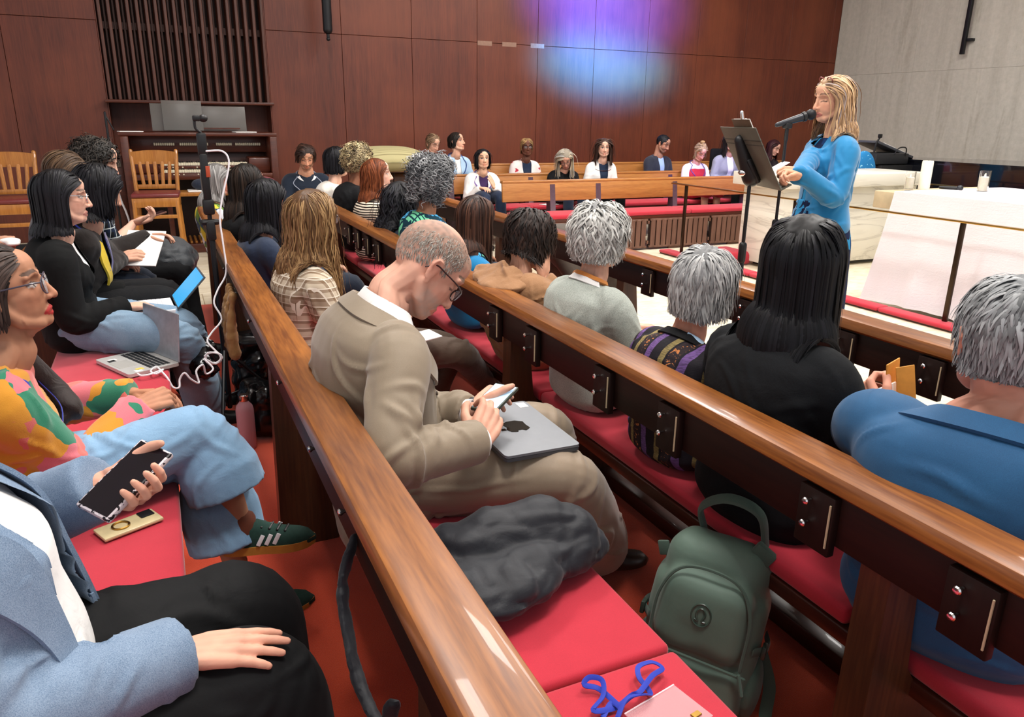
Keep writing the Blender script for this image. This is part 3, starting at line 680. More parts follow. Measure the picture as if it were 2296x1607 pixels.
put('board', box(q-bn_*.010-ws*.06+upv*.05, (.24, .32, .004), .001, Rm), plain('clip_board', '4b3a2a', .6), cb); put('pages', box(q-bn_*.016-ws*.06+upv*.052, (.22, .31, .005), 0, Rm), PAPER, cb)
put('clip', cat(box(q-bn_*.022-ws*.06+upv*.19, (.10, .03, .012), .004, Rm), tube([q-bn_*.02-ws*.06+upv*.20, q-bn_*.03-ws*.06+upv*.235], .010, 8)), CHROME, cb)
m0, m1 = P(1742, 280, X=2.93), P(1818, 257, X=3.10); d = nrm(m1-m0)
mc = thing('speaker_microphone', 'black handheld microphone on a straight stand at the speaker\'s mouth', 'microphone', (2.96, 3.05, 0))
put('handle', tube([m0, m0+d*.03, m0+d*.15], [.011, .014, .021], 14), plain('mic_body', '2c2e33', .35, .3), mc); put('ring', tube([m1-d*.045, m1-d*.03], .025, 14, round_ends=False), BLACKP, mc); put('grille', ellip(m1, (.029, .027, .027), n=12, m=16), plain('mic_head', '1b1c1f', .5, .4), mc)
cl = m0+d*.06; b0 = A(cl[0], cl[1], 0)
put('clip', cat(tube([cl-A(0, 0, .03), cl-A(0, 0, .09)], .010, 8), box(cl-A(0, 0, .02), (.04, .04, .03), .008)), BLACKP, mc)
put('pole', tube([cl-A(0, 0, .08), A(b0[0], b0[1], .95)], .008, 10), BLACKM, mc); put('tube', tube([A(b0[0], b0[1], .96), A(b0[0], b0[1], .03)], .0125, 10), BLACKM, mc); put('clutch', tube([A(b0[0], b0[1], .99), A(b0[0], b0[1], .92)], .02, 10), BLACKP, mc)
put('base', lathe([(0, 0), (.13, 0), (.13, .015), (.03, .035), (0, .035)], b0, 24), BLACKM, mc)

# ------------------------------------------------------------------ camera on a light stand, charging cable
sb = A(.200, 3.80, 0)
gs = thing('camera_stand', 'tall black stand with a small gimbal camera by the left pew rail', 'camera stand', sb)
put('pole', tube([sb+A(0, 0, .10), sb+A(0, 0, 1.02)], .013, 10), BLACKM, gs); put('upper_pole', tube([sb+A(0, 0, 1.0), sb+A(0, 0, 1.28)], .010, 10), BLACKM, gs)
put('grip', box(sb+A(0, 0, 1.22), (.034, .034, .22), .008), BLACKP, gs); put('clamp', box(sb+A(0, 0, 1.09), (.05, .05, .07), .01), BLACKP, gs); put('tag', box(sb+A(.012, -.018, 1.25), (.018, .004, .05), .001), plain('orange_tag', 'b0482a', .6), gs)
put('handle', box(sb+A(0, 0, 1.37), (.042, .03, .10), .01), BLACKP, gs)
put('gimbal_arm', tube(bez([sb+A(0, 0, 1.42), sb+A(-.02, 0, 1.44), sb+A(-.022, 0, 1.47)], 5), .006, 8), BLACKP, gs); put('camera_head', cat(ellip(sb+A(.016, 0, 1.482), (.02, .017, .017)), box(sb+A(-.012, 0, 1.482), (.034, .026, .026), .007)), BLACKP, gs)
put('lock', cat(tube([sb+A(-.03, 0, 1.02), sb+A(.03, 0, 1.02)], .014, 8), box(sb+A(0, 0, .98), (.04, .04, .09), .01)), BLACKP, gs)
for an in (.3, 2.4, 4.5):
    e_ = sb+A(.33*math.cos(an), .33*math.sin(an), .022); put('leg', tube([sb+A(0, 0, .40), e_], .008, 8), BLACKM, gs); put('brace', tube([sb+A(0, 0, .16), (sb+A(0, 0, .40))*.45+e_*.55], .006, 6), BLACKM, gs)
pts = [sb+A(.012, -.012, 1.34)]
for px, py, Y in ((495, 338, 3.78), (511, 352, 3.77), (512, 380, 3.76), (499, 440, 3.74), (493, 490, 3.72), (500, 545, 3.70), (507, 610, 3.68), (488, 650, 3.62), (480, 680, 3.58)):
    pts.append(P(px, py, Y=Y))
for px, py, Y in ((497, 715, 3.55), (475, 745, 3.5), (465, 765, 3.46), (482, 785, 3.42)): pts.append(P(px, py, Y=Y))
for i in range(10):
    an = i*PI*.55; pts.append(P(478+20*math.cos(an), 802+14*math.sin(an), Y=3.40-.008*i))
for px, py, Y in ((478, 826, 3.3), (462, 838, 3.28), (455, 818, 3.26), (440, 832, 3.24), (446, 858, 3.22), (428, 850, 3.2), (414, 836, 3.2), (403, 850, 3.2), (402, 868, 3.18), (388, 868, 3.18), (376, 848, 3.2)): pts.append(P(px, py, Y=Y))
for px, py in ((362, 832), (350, 822), (338, 832), (350, 838), (366, 828), (340, 838), (318, 842), (309, 838)): pts.append(P(px, py, Z=.492))
solo('charging_cable', tube(bez(pts, 5), .0042, 6, round_ends=False), WHITEP, 'white charging cable dropping from the camera stand to the open laptop', 'cable')
# pale pink bottle on the carpet
b = P(557, 1003, Z=.014); PLP = NT('pink_plastic'); PLP.base(lin('dcaab4')); PLP = PLP.set(.4, 0, .5, trans=.2, ior=1.2)
bo = thing('water_bottle', 'pale pink translucent water bottle standing on the carpet', 'bottle', b)
put('body', lathe([(0, 0), (.036, 0), (.04, .006), (.04, .19), (.036, .21), (.022, .228), (.018, .235), (0, .235)], b, 24), PLP, bo); put('water', lathe([(0, .006), (.035, .006), (.036, .12), (0, .12)], b, 20), plain('pink_water', 'd48a94', .2, vary=.02), bo)
put('cap', lathe([(0, .236), (.02, .236), (.021, .24), (.021, .262), (.018, .266), (0, .266)], b, 20), CHROME, bo)

# ------------------------------------------------------------------ laptops
ALU = plain('silver_aluminium', '7c7f84', .42, .3, vary=.03)
def quad_slab(a, b, c, d, th, r=.012):
    """slab with rounded corners on the parallelogram a b c d (room points), thickness th downwards"""
    a, b, c, d = [np.asarray(q_, float) for q_ in (a, b, c, d)]; w = np.linalg.norm(b-a); h = np.linalg.norm(d-a); pl_ = []
    for cx, cy, a0 in ((r, r, PI), (w-r, r, 1.5*PI), (w-r, h-r, 0), (r, h-r, .5*PI)):
        for t_ in np.linspace(0, .5*PI, 5): pl_.append((cx+r*math.cos(a0+t_), cy+r*math.sin(a0+t_)))
    V, F = prism(pl_, -th, 0); ex, ey = (b-a)/w, (d-a)/h; ez = nrm(np.cross(ex, ey))
    if ez[2] < -.01 or (abs(ez[2]) < .01 and ez[1] > 0): ez = -ez; F = [f[::-1] for f in F]
    return V[:, :1]*ex+V[:, 1:2]*ey+V[:, 2:]*ez+a, F
def rect_on(a, ex, ey, ez, x0, x1, y0, y1, z0, z1, bev=.001):
    V, F = bx(x0, x1, y0, y1, z0, z1, bev, 1); return V[:, :1]*ex+V[:, 1:2]*ey+V[:, 2:]*ez+a, F
# closed laptop on the lap of the man in tan
LZ = .690
la, lb_, lc = P(1176, 898, Z=LZ), P(1272, 972, Z=LZ-.012), P(1115, 1019, Z=LZ-.005); ex = nrm(lb_-la); ey = nrm(lc-lb_); ey = nrm(ey-ex*(ex@ey)); ld = la+ey*.225
lt = thing('laptop', 'closed grey laptop on the lap of the man in tan suit', 'laptop', la-A(0, 0, .02))
put('lid', quad_slab(la, la+ex*.315, la+ex*.315+ey*.225, ld, .007), ALU, lt); put('base', quad_slab(la-A(0, 0, .0085), la+ex*.315-A(0, 0, .0085), la+ex*.315+ey*.225-A(0, 0, .0085), ld-A(0, 0, .0085), .009), plain('laptop_base', '5f6266', .4, .6), lt)
ez = nrm(np.cross(ex, ey)); ez = ez if ez[2] > 0 else -ez
def on_lid(x, y): return la+ex*x+ey*y+ez*.0006
ap = [(.0, .030), (.014, .036), (.03, .030), (.036, .012), (.026, .006), (.026, -.006), (.034, -.014), (.022, -.032), (.0, -.030), (-.022, -.032), (-.034, -.012), (-.034, .014), (-.022, .034)]
V = np.array([on_lid(.157+u, .112+v_) for u, v_ in ap]+[on_lid(.157+u, .112+v_)+ez*.0006 for u, v_ in ap]); n_ = len(ap)
put('emblem', (V, [tuple(range(n_)), tuple(range(n_, 2*n_))]+[(i, (i+1) % n_, n_+(i+1) % n_, n_+i) for i in range(n_)]), plain('dark_mirror', '3a352e', .12, .8), lt, smooth=False)
put('emblem_leaf', (lambda s_: s_)(rect_on(on_lid(.162, .150), ex, ey, ez, 0, .012, 0, .014, 0, .0006)), plain('dark_mirror', '3a352e', .12, .8), lt)
put('sticker', rect_on(la, ex, ey, ez, .012, .045, .010, .038, .0002, .0008), PAPER, lt)
# open white laptop of the woman in black blazer
hz = .625; h1, h2 = P(378, 660, Z=hz), P(398, 702, Z=hz); hc = (h1+h2)/2; hy = nrm(h2-h1); hx = A(-hy[1], hy[0], 0); hx = hx if hx[0] > 0 else -hx
wl = thing('open_laptop', 'open white laptop with bright blue screen on black-blazered woman\'s lap', 'laptop', hc-A(0, 0, .012))
L2 = .145
put('base', quad_slab(hc-hy*L2-hx*.22, hc-hy*L2, hc+hy*L2, hc+hy*L2-hx*.22, .012), WHITEP, wl); put('keys', cat(*[rect_on(hc-hy*L2-hx*.22, hx, hy, A(0, 0, 1), .095+i*.02, .111+i*.02, .02+j*.0205, .036+j*.0205, .0, .002) for i in range(5) for j in range(12)]), WHITEP, wl)
su = nrm(hx*.85+A(0, 0, .9)); sn = nrm(np.cross(hy, su))
put('lid', box(hc+su*.10+hx*.008, (2*L2, .195, .008), .003, np.column_stack([hy, su, sn])), plain('lid_grey', '4a5258', .4), wl)
sf = -sn if (-sn)[0] < 0 else sn
put('screen', box(hc+su*.10+sf*.0046+hx*.008, (2*L2-.014, .18, .001), 0, np.column_stack([hy, su, sn])), plain('blue_screen', '2f8fc8', .4, vary=.04, emit=lin('3ba3dc'), es=.75), wl)
# open silver laptop on the red cushion
za = .476; a0, a1, a3 = P(213, 806, Z=za+.015), P(322, 782, Z=za+.015), P(234, 851, Z=za+.015); e1 = nrm(a1-a0); e2 = nrm(a3-a0); e2 = nrm(e2-e1*(e1@e2)); W1, W2 = .215, .305; e3 = A(0, 0, 1)
sl = thing('silver_laptop', 'open silver laptop with black keys and stickers on the red cushion', 'laptop', a0-A(0, 0, .015))
put('base', quad_slab(a0, a0+e1*W1, a0+e1*W1+e2*W2, a0+e2*W2, .014), plain('pale_aluminium', 'c9c8c4', .35, .3, vary=.02), sl)
put('trackpad', rect_on(a0, e1, e2, e3, .012, .085, .10, .205, 0, .0008), plain('trackpad', 'a8a7a2', .4, vary=.02), sl)
put('keys', cat(*[rect_on(a0, e1, e2, e3, .098+i*.0185, .113+i*.0185, .020+j*.0190, .036+j*.0190, 0, .0016) for i in range(5) for j in range(14)]), BLACKP, sl)
for x, y, c_ in ((.03, .05, 'e9e7e0'), (.05, .25, 'd9c25a'), (.035, .27, 'e6e6ea'), (.02, .065, '2a2a2c')): put('sticker', rect_on(a0, e1, e2, e3, x, x+.03, y, y+.025, 0, .0012), plain('sticker_'+c_, c_, .6), sl)
o_ = a0+e1*W1; su = nrm(e1*.10+e3*.99); sn = nrm(np.cross(e2, su)); V, F = bx(0, W2, 0, .21, -.003, .003, .002, 1)
put('lid', (V[:, :1]*e2+V[:, 1:2]*su+V[:, 2:]*sn+o_, F), plain('lid_silver', '9aa0a8', .35, .4), sl)

# ------------------------------------------------------------------ backpack
SAGE = cloth('sage_nylon', '5d7266', .55, 1200, .08, .1, wr=.12, wscale=10); SAGED = cloth('sage_webbing', '46584e', .7, 900, .12, wr=.05)
def backpack():
    loc = A(1.145, 1.305, .014); rz = RAD(-52); Rr = Rz(rz)@Ry(RAD(5))@Rx(RAD(-7)); t = thing('backpack', 'sage green backpack standing on the red carpet', 'backpack', loc, 0)
    W = lambda s: (s[0]@Rr.T+loc, s[1])
    def wp(*p): return np.asarray(p, float)@Rr.T+loc
    body = remesh([bx(-.15, .15, -.075, .09, 0, .38, .06, 5), bx(-.135, .135, -.07, .085, .25, .475, .07, 5), bx(-.115, .115, -.115, -.02, .18, .40, .05, 4), bx(-.13, .13, -.11, 0, .015, .185, .045, 4)], .008, 5)
    V, F = body; V = V+vnormals(V, F)*(vnoise(V*A(9, 9, 7), 3)*.006+vnoise(V*A(20, 20, 14), 5)*.003)[:, None]; put('body', W((V, F)), SAGE, t)
    put('zipper', W(tube(bez([(-.118, -.112, .20), (-.112, -.112, .34), (-.06, -.10, .415), (.06, -.10, .415), (.112, -.112, .34), (.118, -.112, .20)], 8), .0045, 6)), SAGED, t, label='zip around the upper front pocket')
    put('zipper', W(tube(bez([(-.13, -.108, .180), (-.05, -.117, .186), (.05, -.117, .186), (.13, -.108, .180)], 8), .005, 6)), SAGED, t)
    put('zipper_pull', W(tube([(.118, -.118, .19), (.135, -.13, .15)], .005, 6)), SAGED, t)
    put('handle', W(tube(bez([(-.06, .055, .455), (-.075, .02, .53), (-.01, -.01, .585), (.07, .0, .565), (.10, .03, .47)], 8), .017, 8, up=(0, 1, 0), flat=.45)), SAGED, t)
    put('handle_patch', W(box((.10, -.005, .468), (.055, .03, .04), .006, Ry(RAD(28)))), SAGED, t)
    for x in (-1, 1):
        put('side_pocket', W(remesh([ellip((x*.145, .01, .09), (.030, .075, .09), n=12, m=16)], .01, 2)), SAGED, t)
        b_ = put('side_strap', W(tube(bez([(x*.135, -.07, .235), (x*.165, -.01, .23), (x*.15, .07, .22)], 6), .013, 6, up=(0, 0, 1), flat=.2)), SAGED, t)
        put('buckle', W(box((x*.158, -.04, .235), (.012, .032, .036), .004)), plain('buckle_green', '2d3a33', .4), b_)
    put('loose_strap', W(tube(bez([(.15, .05, .18), (.19, .04, .10), (.20, .0, .03), (.23, -.06, .006)], 7), .016, 6, up=(1, 0, 0), flat=.15)), SAGED, t)
    put('shoulder_strap', W(tube(bez([(-.08, .09, .43), (-.09, .15, .30), (-.09, .13, .15), (-.11, .09, .04)], 7), .03, 8, up=(1, 0, 0), flat=.3)), SAGED, t)
    put('shoulder_strap', W(tube(bez([(.08, .09, .43), (.09, .15, .30), (.09, .13, .15), (.11, .09, .04)], 7), .03, 8, up=(1, 0, 0), flat=.3)), SAGED, t)
    put('tag_loop', W(box((-.142, -.01, .40), (.03, .012, .04), .004, Ry(RAD(-20)))), SAGED, t)
    em = [ (0.024*math.cos(a), -.119, .31+.030*math.sin(a)) for a in np.linspace(0, 2*PI, 25)]
    e_ = put('emblem', W(tube(em, .0022, 5, round_ends=False)), plain('emblem_green', '3f5047', .35), t)
    put('emblem_mark', W(tube(bez([(-.013, -.120, .296), (-.006, -.120, .294), (-.012, -.120, .312), (-.006, -.120, .326), (.004, -.120, .326), (.010, -.120, .314), (.004, -.120, .296), (.012, -.120, .294)], 5), .0026, 5)), plain('emblem_green', '3f5047', .35), e_)
backpack()
# ------------------------------------------------------------------ black jacket thrown over the near pew, badge with blue lanyard
BLKJ = cloth('black_jacket_nylon', '1c1e24', .55, 700, .15, .1, wr=.25)
def heap(name, shapes, vox, mat, label, cat_, amp=.008, fr=9, seed=1, sm=5, group=None):
    V, F = remesh(shapes, vox, sm); N = vnormals(V, F)
    Wp = V+.03*np.stack([vnoise(V*8, seed+21), vnoise(V*8, seed+22), vnoise(V*8, seed+23)], 1); V = V+N*(vnoise(V*fr, seed)*amp+(np.abs(vnoise(Wp*fr*1.5+3, seed+2))-.3)*amp*1.6+(np.abs(vnoise(Wp*fr*3.2+3, seed+4))-.3)*amp*.6)[:, None]; return solo(name, (V, F), mat, label, cat_, group)
heap('folded_jacket', [tube(bez([(.395, 1.42, .545), (.55, 1.40, .57), (.70, 1.40, .575), (.80, 1.38, .56)], 6), [.055]*4+[.075]*8+[.08]*4+[.07]*3, 14), tube(bez([(.39, 1.20, .51), (.50, 1.26, .53), (.66, 1.32, .54), (.80, 1.35, .535)], 6), [.04]*6+[.055]*7+[.06]*6, 14),
     ellip((.80, 1.36, .535), (.085, .07, .06)), ellip((.55, 1.32, .535), (.19, .14, .055)), ellip((.42, 1.27, .50), (.07, .16, .03))], .008, BLKJ, 'black jacket bundled on the red cushion beside the man in tan suit', 'jacket', .010, 9, 4, 4)
heap('bag_strap', [tube(bez([(.262, 1.26, .74), (.225, 1.22, .66), (.22, 1.10, .56), (.235, 1.00, .53), (.25, .97, .60)], 6), .016, 8, flat=.6)], .006, BLKJ, 'black fabric strap hanging behind the near pew rail', 'strap', .003, 20, 6)
BLUEL = cloth('blue_lanyard', '2337a8', .6, 900, .1, wr=.03); zc = .477
def ribbon(pts, w, th, mat, name, root=None, up=(0, 0, 1), n=8, **k): return put(name, tube(bez(pts, n), w, 6, up=up, flat=th/w), mat, root, **k)
lp = [(1352, 1607, .478), (1372, 1575, .486), (1395, 1590, .492), (1345, 1545, .484), (1310, 1535, .49), (1322, 1518, .497), (1350, 1525, .496), (1352, 1560, .49), (1330, 1592, .487), (1380, 1586, .482), (1415, 1560, .492), (1435, 1550, .500), (1462, 1515, .496), (1485, 1498, .49), (1462, 1484, .494), (1432, 1494, .498), (1433, 1518, .494), (1450, 1540, .485), (1458, 1556, .483), (1440, 1556, .495), (1404, 1567, .499), (1385, 1607, .49)]
q = P(1450, 1560, Z=zc); lg = thing('name_badge', 'clear badge holder with blue lanyard on the red cushion', 'badge', (q[0], q[1], .473))
put('lanyard', tube(bez([P(x_, y_, Z=z_) for x_, y_, z_ in lp], 6), .0018, 6, up=(0, 0, 1), flat=3.2), BLUEL, lg)
ba, bb = P(1400, 1602, Z=zc), P(1522, 1529, Z=zc); bex = nrm(bb-ba); bey = A(bex[1], -bex[0], 0); bey = bey if (bey@_U) < 0 else -bey
CLR = NT('clear_vinyl'); CLR.base(lin('f2c8cc')); CLR = CLR.set(.15, 0, .5, alpha=.28)
put('holder', rect_on(ba, bex, bey, A(0, 0, 1), 0, .13, .0, .095, 0, .0015), CLR, lg); put('edge', rect_on(ba, bex, bey, A(0, 0, 1), 0, .13, -.0015, .0015, 0, .003), plain('vinyl_edge', 'f0d4d8', .3), lg)
put('clip', rect_on(ba, bex, bey, A(0, 0, 1), .095, .115, .07, .082, .001, .004), BRASS, lg)
# ------------------------------------------------------------------ bags and coats in the left aisle
GLB = plain('glossy_black_leather', '0c0c0e', .22, 0, .6, vary=.1)
heap('tote_bag', [bx(.24, .44, 3.92, 4.10, .014, .30, .05, 3), bx(.26, .42, 3.94, 4.08, .25, .42, .04, 3), bx(.25, .40, 3.50, 3.74, .014, .26, .05, 3)], .012, GLB, 'shiny black leather tote bag on the floor behind the near pew', 'bag', .016, 7, 8, 3)
CAML = cloth('camel_coat', '8d6a40', .8, 600, .15, wr=.5)
q = P(575, 700, X=.17); heap('camel_coat', [tube(bez([(.238, 3.36+.05*i_, .76), (.222-.006*(i_ % 2), 3.36+.05*i_, .68), (.214+.008*(i_ % 2), 3.355+.052*i_, .60), (.22-.006*(i_ % 2), 3.35+.055*i_, .50+.015*(i_ % 3))], 5), [.016]*5+[.022]*6+[.026]*5, 10) for i_ in range(5)], .007, CAML, 'camel brown coat hung behind the near pew above the tote bag', 'coat', .004, 20, 9, 2)
heap('plastic_bag', [ellip((.07, 3.62, .47), (.08, .12, .06)), ellip((.09, 3.54, .42), (.06, .09, .07))], .012, GLB, 'crumpled glossy black bag on the lap next to the blue-screen laptop', 'bag', .022, 13, 10, 1)
# ------------------------------------------------------------------ people: head, hands, body, clothes, hair
_HB = {}
def head_base(vox):
    if vox in _HB: return _HB[vox]
    S = [ellip((-.012, 0, .028), (.099, .077, .089), n=18, m=24), ellip((.026, 0, -.028), (.065, .063, .084), n=16, m=20), ellip((.06, 0, -.088), (.029, .030, .025)),
         ellip((.045, 0, .05), (.046, .056, .048)), tube([(.088, 0, .018), (.096, 0, -.006), (.104, 0, -.026), (.107, 0, -.034)], [.0075, .0085, .0105, .0115], 10),
         tube([(.072, 0, -.094), (.03, 0, -.10), (-.02, 0, -.075)], [.018, .03, .04], 10)]
    for s in (-1, 1):
        S += [tube([(-.004, s*.056, -.04), (.02, s*.05, -.075), (.058, s*.022, -.094)], [.02, .019, .018], 10), ellip((.046, s*.038, -.020), (.026, .021, .026)),
              tube([(.066, s*.052, .026), (.081, s*.032, .034), (.087, s*.010, .026)], [.008, .0085, .007], 8), ellip((.096, s*.0125, -.037), (.010, .0075, .0075)),
              ellip((.0685, s*.0315, .004), (.0128, .0150, .0118)), tube([(.080, s*.023, -.070), (.0895, s*.009, -.0645), (.0905, 0, -.0655)], [.0035, .0055, .0055], 8),
              tube([(.080, s*.022, -.072), (.0875, s*.009, -.0785), (.089, 0, -.079)], [.0035, .0062, .0064], 8),
              ellip((-.010, s*.079, -.004), (.017, .006, .029), Rz(s*RAD(-18))@Rx(s*RAD(8))), tube([(-.002, s*.078, -.030), (-.016, s*.084, -.016), (-.024, s*.089, .008), (-.018, s*.088, .024), (-.004, s*.082, .026), (.002, s*.079, .014)], .0045, 8),
              ellip((-.004, s*.079, -.030), (.008, .005, .009)), tube([(-.03, s*.035, -.03), (-.045, s*.032, -.12), (-.05, s*.06, -.24)], [.034, .030, .034], 10)]
    S.append(tube([(-.015, 0, -.04), (-.026, 0, -.12), (-.040, 0, -.26)], [.05, .054, .060], 16))
    V, F = remesh(S, vox, 7 if vox < .004 else 3, .5); x, y, z = V.T; V[:, 0] -= .0075*(x > .045)*np.exp(-((np.abs(y)-.029)**2/.00030+(z-.011)**2/.00011)); _HB[vox] = (V, F); return _HB[vox]
NBL = A(-.034, 0, -.205)        # neck base in head coordinates
def paint_head(V, skin, lips=None, brow=(.05, .03, .02), eyes='open', beard=None, buzz=None, iris=(.05, .03, .02), far=False):
    sk = np.array(skin); n = len(V); C = np.tile(sk, (n, 1)); x, y, z = V.T; ay = np.abs(y)
    C *= (1+.08*vnoise(V*60, 2))[:, None]
    def mixin(m, c):
        m = np.clip(m, 0, 1)[:, None]; C[:] = C*(1-m)+np.array(c)*m
    rosy = sk*A(1.08, .84, .82); mixin(.5*np.exp(-((ay-.045)**2+(z+.03)**2)/.0006)*(x > .03), rosy); mixin(.6*np.exp(-((ay-.08)**2+(z-.0)**2)/.0005)*(x < .02), rosy); mixin(.4*np.exp(-(y**2+(z+.034)**2)/.0003)*(x > .095), rosy)
    if buzz is not None:
        up = sst(.02, .05, z+.55*np.maximum(0, -x-.01)+.0-.9*np.maximum(0, x-.035)); bald = sst(.098, .112, z)*sst(-.085, -.06, x)
        mixin(up*(1-.8*bald)*(x < .078)*.85*(.75+.25*vnoise(V*120, 5)), buzz)
    if beard is not None:
        m = sst(-.035, -.05, z)*sst(-.01, .02, x)*(z > -.125); m *= 1-.85*np.exp(-((y/.02)**2+((z+.071)/.010)**2)); mixin(m*.7*(.7+.4*vnoise(V*90, 7)), beard)
    lp = lips if lips is not None else tuple(sk*A(.92, .62, .60))
    mixin((((y/.0255)**2+((z+.0715)/.0135)**2) < 1)*(x > .074)*.9, lp); mixin(((ay < .02) & (np.abs(z+.0712+ay*.06) < .0022) & (x > .078))*.6, sk*.25)
    zb = .0335+.005*(1-((ay-.034)/.02)**2); mixin(sst(.0085 if far else .0062, .0045 if far else .003, np.abs(z-zb))*(ay > .012)*(ay < .054)*(x > .045)*.85, brow)  # far heads: brows and eyes painted larger to stand in for shaded sockets
    yy, zz = ay-.0315, z-.0035; fr = x > .06
    if eyes == 'open':
        el = (yy/.0150)**2+(zz/.0068)**2; mixin((el < 1)*fr*.9, (.45, .42, .40)); mixin(((yy**2+zz**2) < (.0085 if far else .0060)**2)*fr, iris); mixin(((el > .8) & (el < (2.2 if far else 1.7)) & (zz > .0))*fr*.8, (.04, .03, .03))
    else:
        mixin(sst(.0062 if far else .0042, .003 if far else .002, np.abs(zz+.004+yy**2*14))*(np.abs(yy) < .0155)*fr*.85, (.05, .035, .03)); mixin(np.exp(-(yy**2/.0003+(zz-.006)**2/.00006))*fr*.25, sk*.6)
    mixin(((ay-.0075)**2+(z+.0425)**2+(x-.1)**2 < .0055**2)*.7, sk*.2)
    return C
_HD = {}
POSES = {  # curl of each finger joint (index..little), thumb spread, thumb curl
    'relaxed': ([(18, 25, 15), (22, 28, 16), (26, 30, 18), (30, 32, 20)], 38, 18), 'flat': ([(6, 8, 5), (5, 8, 5), (6, 9, 5), (9, 10, 6)], 32, 8),
    'grip': ([(48, 55, 30), (52, 58, 32), (56, 60, 34), (60, 60, 34)], 30, 30), 'type': ([(30, 40, 22), (28, 38, 20), (30, 40, 22), (34, 42, 24)], 34, 22),
    'cup': ([(35, 45, 25), (38, 48, 25), (42, 50, 28), (45, 50, 28)], 55, 20), 'fist': ([(75, 85, 40), (78, 88, 40), (80, 88, 40), (82, 88, 40)], 24, 48)}
def hand_base(pose, vox):
    k = (pose, vox)
    if k in _HD: return _HD[k]
    cur, sp, tc = POSES[pose]; S = [tube([(-.075, 0, 0), (-.03, 0, 0), (.0, 0, 0)], [.030, .0275, .0265], 12, up=(0, 1, 0), flat=.78)]
    roots = [(.094, .0285, .001), (.097, .0085, .003), (.092, -.0115, .001), (.084, -.0295, -.003)]; ln = [.074, .082, .076, .060]; fan = [4, 1, -2, -6]
    for i in range(4):
        S.append(tube([(-.002, roots[i][1]*.55, -.001), (.05, roots[i][1]*.92, .002), roots[i]], [.0145, .0135, .0115], 10))
        p = A(*roots[i]); a = 0; pts = [p]; R_ = [.0105]
        for j, fr in enumerate((.45, .30, .25)):
            a += RAD(cur[i][j]); d = Rz(RAD(fan[i]))@A(math.cos(a), 0, -math.sin(a)); pts.append(pts[-1]+d*ln[i]*fr*.5); R_.append((.0092, .0084, .0076)[j]); pts.append(pts[-1]+d*ln[i]*fr*.5); R_.append((.0094, .0085, .0066)[j])
        S.append(tube(pts, R_, 10, up=(0, 1, .01)))
    S.append(ellip((.045, 0, -.006), (.05, .036, .0145))); S.append(ellip((.035, .022, -.012), (.036, .017, .016)))
    d = nrm(A(math.cos(RAD(sp)), math.sin(RAD(sp)), -.30)); p = A(.022, .026, -.010); pts = [p, p+d*.022, p+d*.046]; d2 = nrm(Rz(-RAD(tc))@d+A(0, 0, -.1)); pts += [pts[-1]+d2*.017, pts[-1]+d2*.034]; d3 = nrm(Rz(-RAD(tc))@d2); pts += [pts[-1]+d3*.013, pts[-1]+d3*.024]
    S.append(tube(pts, [.016, .0150, .0122, .0108, .0110, .0098, .0078], 10))
    _HD[k] = remesh(S, vox, 2, .5); return _HD[k]
def ik(a, b, l1, l2, pole):
    d = b-a; L = np.linalg.norm(d); L2_ = min(L, (l1+l2)*.995); s = L/(l1+l2) if L > (l1+l2)*.995 else 1; l1, l2 = l1*max(s, 1), l2*max(s, 1); u = d/L
    x = (l1*l1-l2*l2+L*L)/(2*L); h = math.sqrt(max(l1*l1-x*x, 1e-6)); p = pole-u*(pole@u); return a+u*x+nrm(p)*h
SEC_M = np.array([(-.16, .10, .105, .165), (0, .118, .125, .178), (.2, .122, .108, .158), (.4, .125, .108, .158), (.6, .125, .118, .172), (.75, .115, .122, .186), (.86, .088, .112, .182), (.94, .064, .090, .135), (1.0, .054, .068, .085), (1.06, .048, .056, .060)])
SEC_F = np.array([(-.16, .10, .11, .170), (0, .115, .128, .183), (.2, .108, .100, .146), (.4, .112, .098, .140), (.58, .138, .104, .150), (.72, .122, .110, .160), (.85, .082, .102, .158), (.93, .060, .082, .118), (1.0, .050, .062, .076), (1.06, .044, .052, .055)])
VOX = {0: .0085, 1: .012, 2: .016}; HV = {0: .0034, 1: .0048, 2: .0046}; FV = {0: .0030, 1: .0042, 2: .0055}
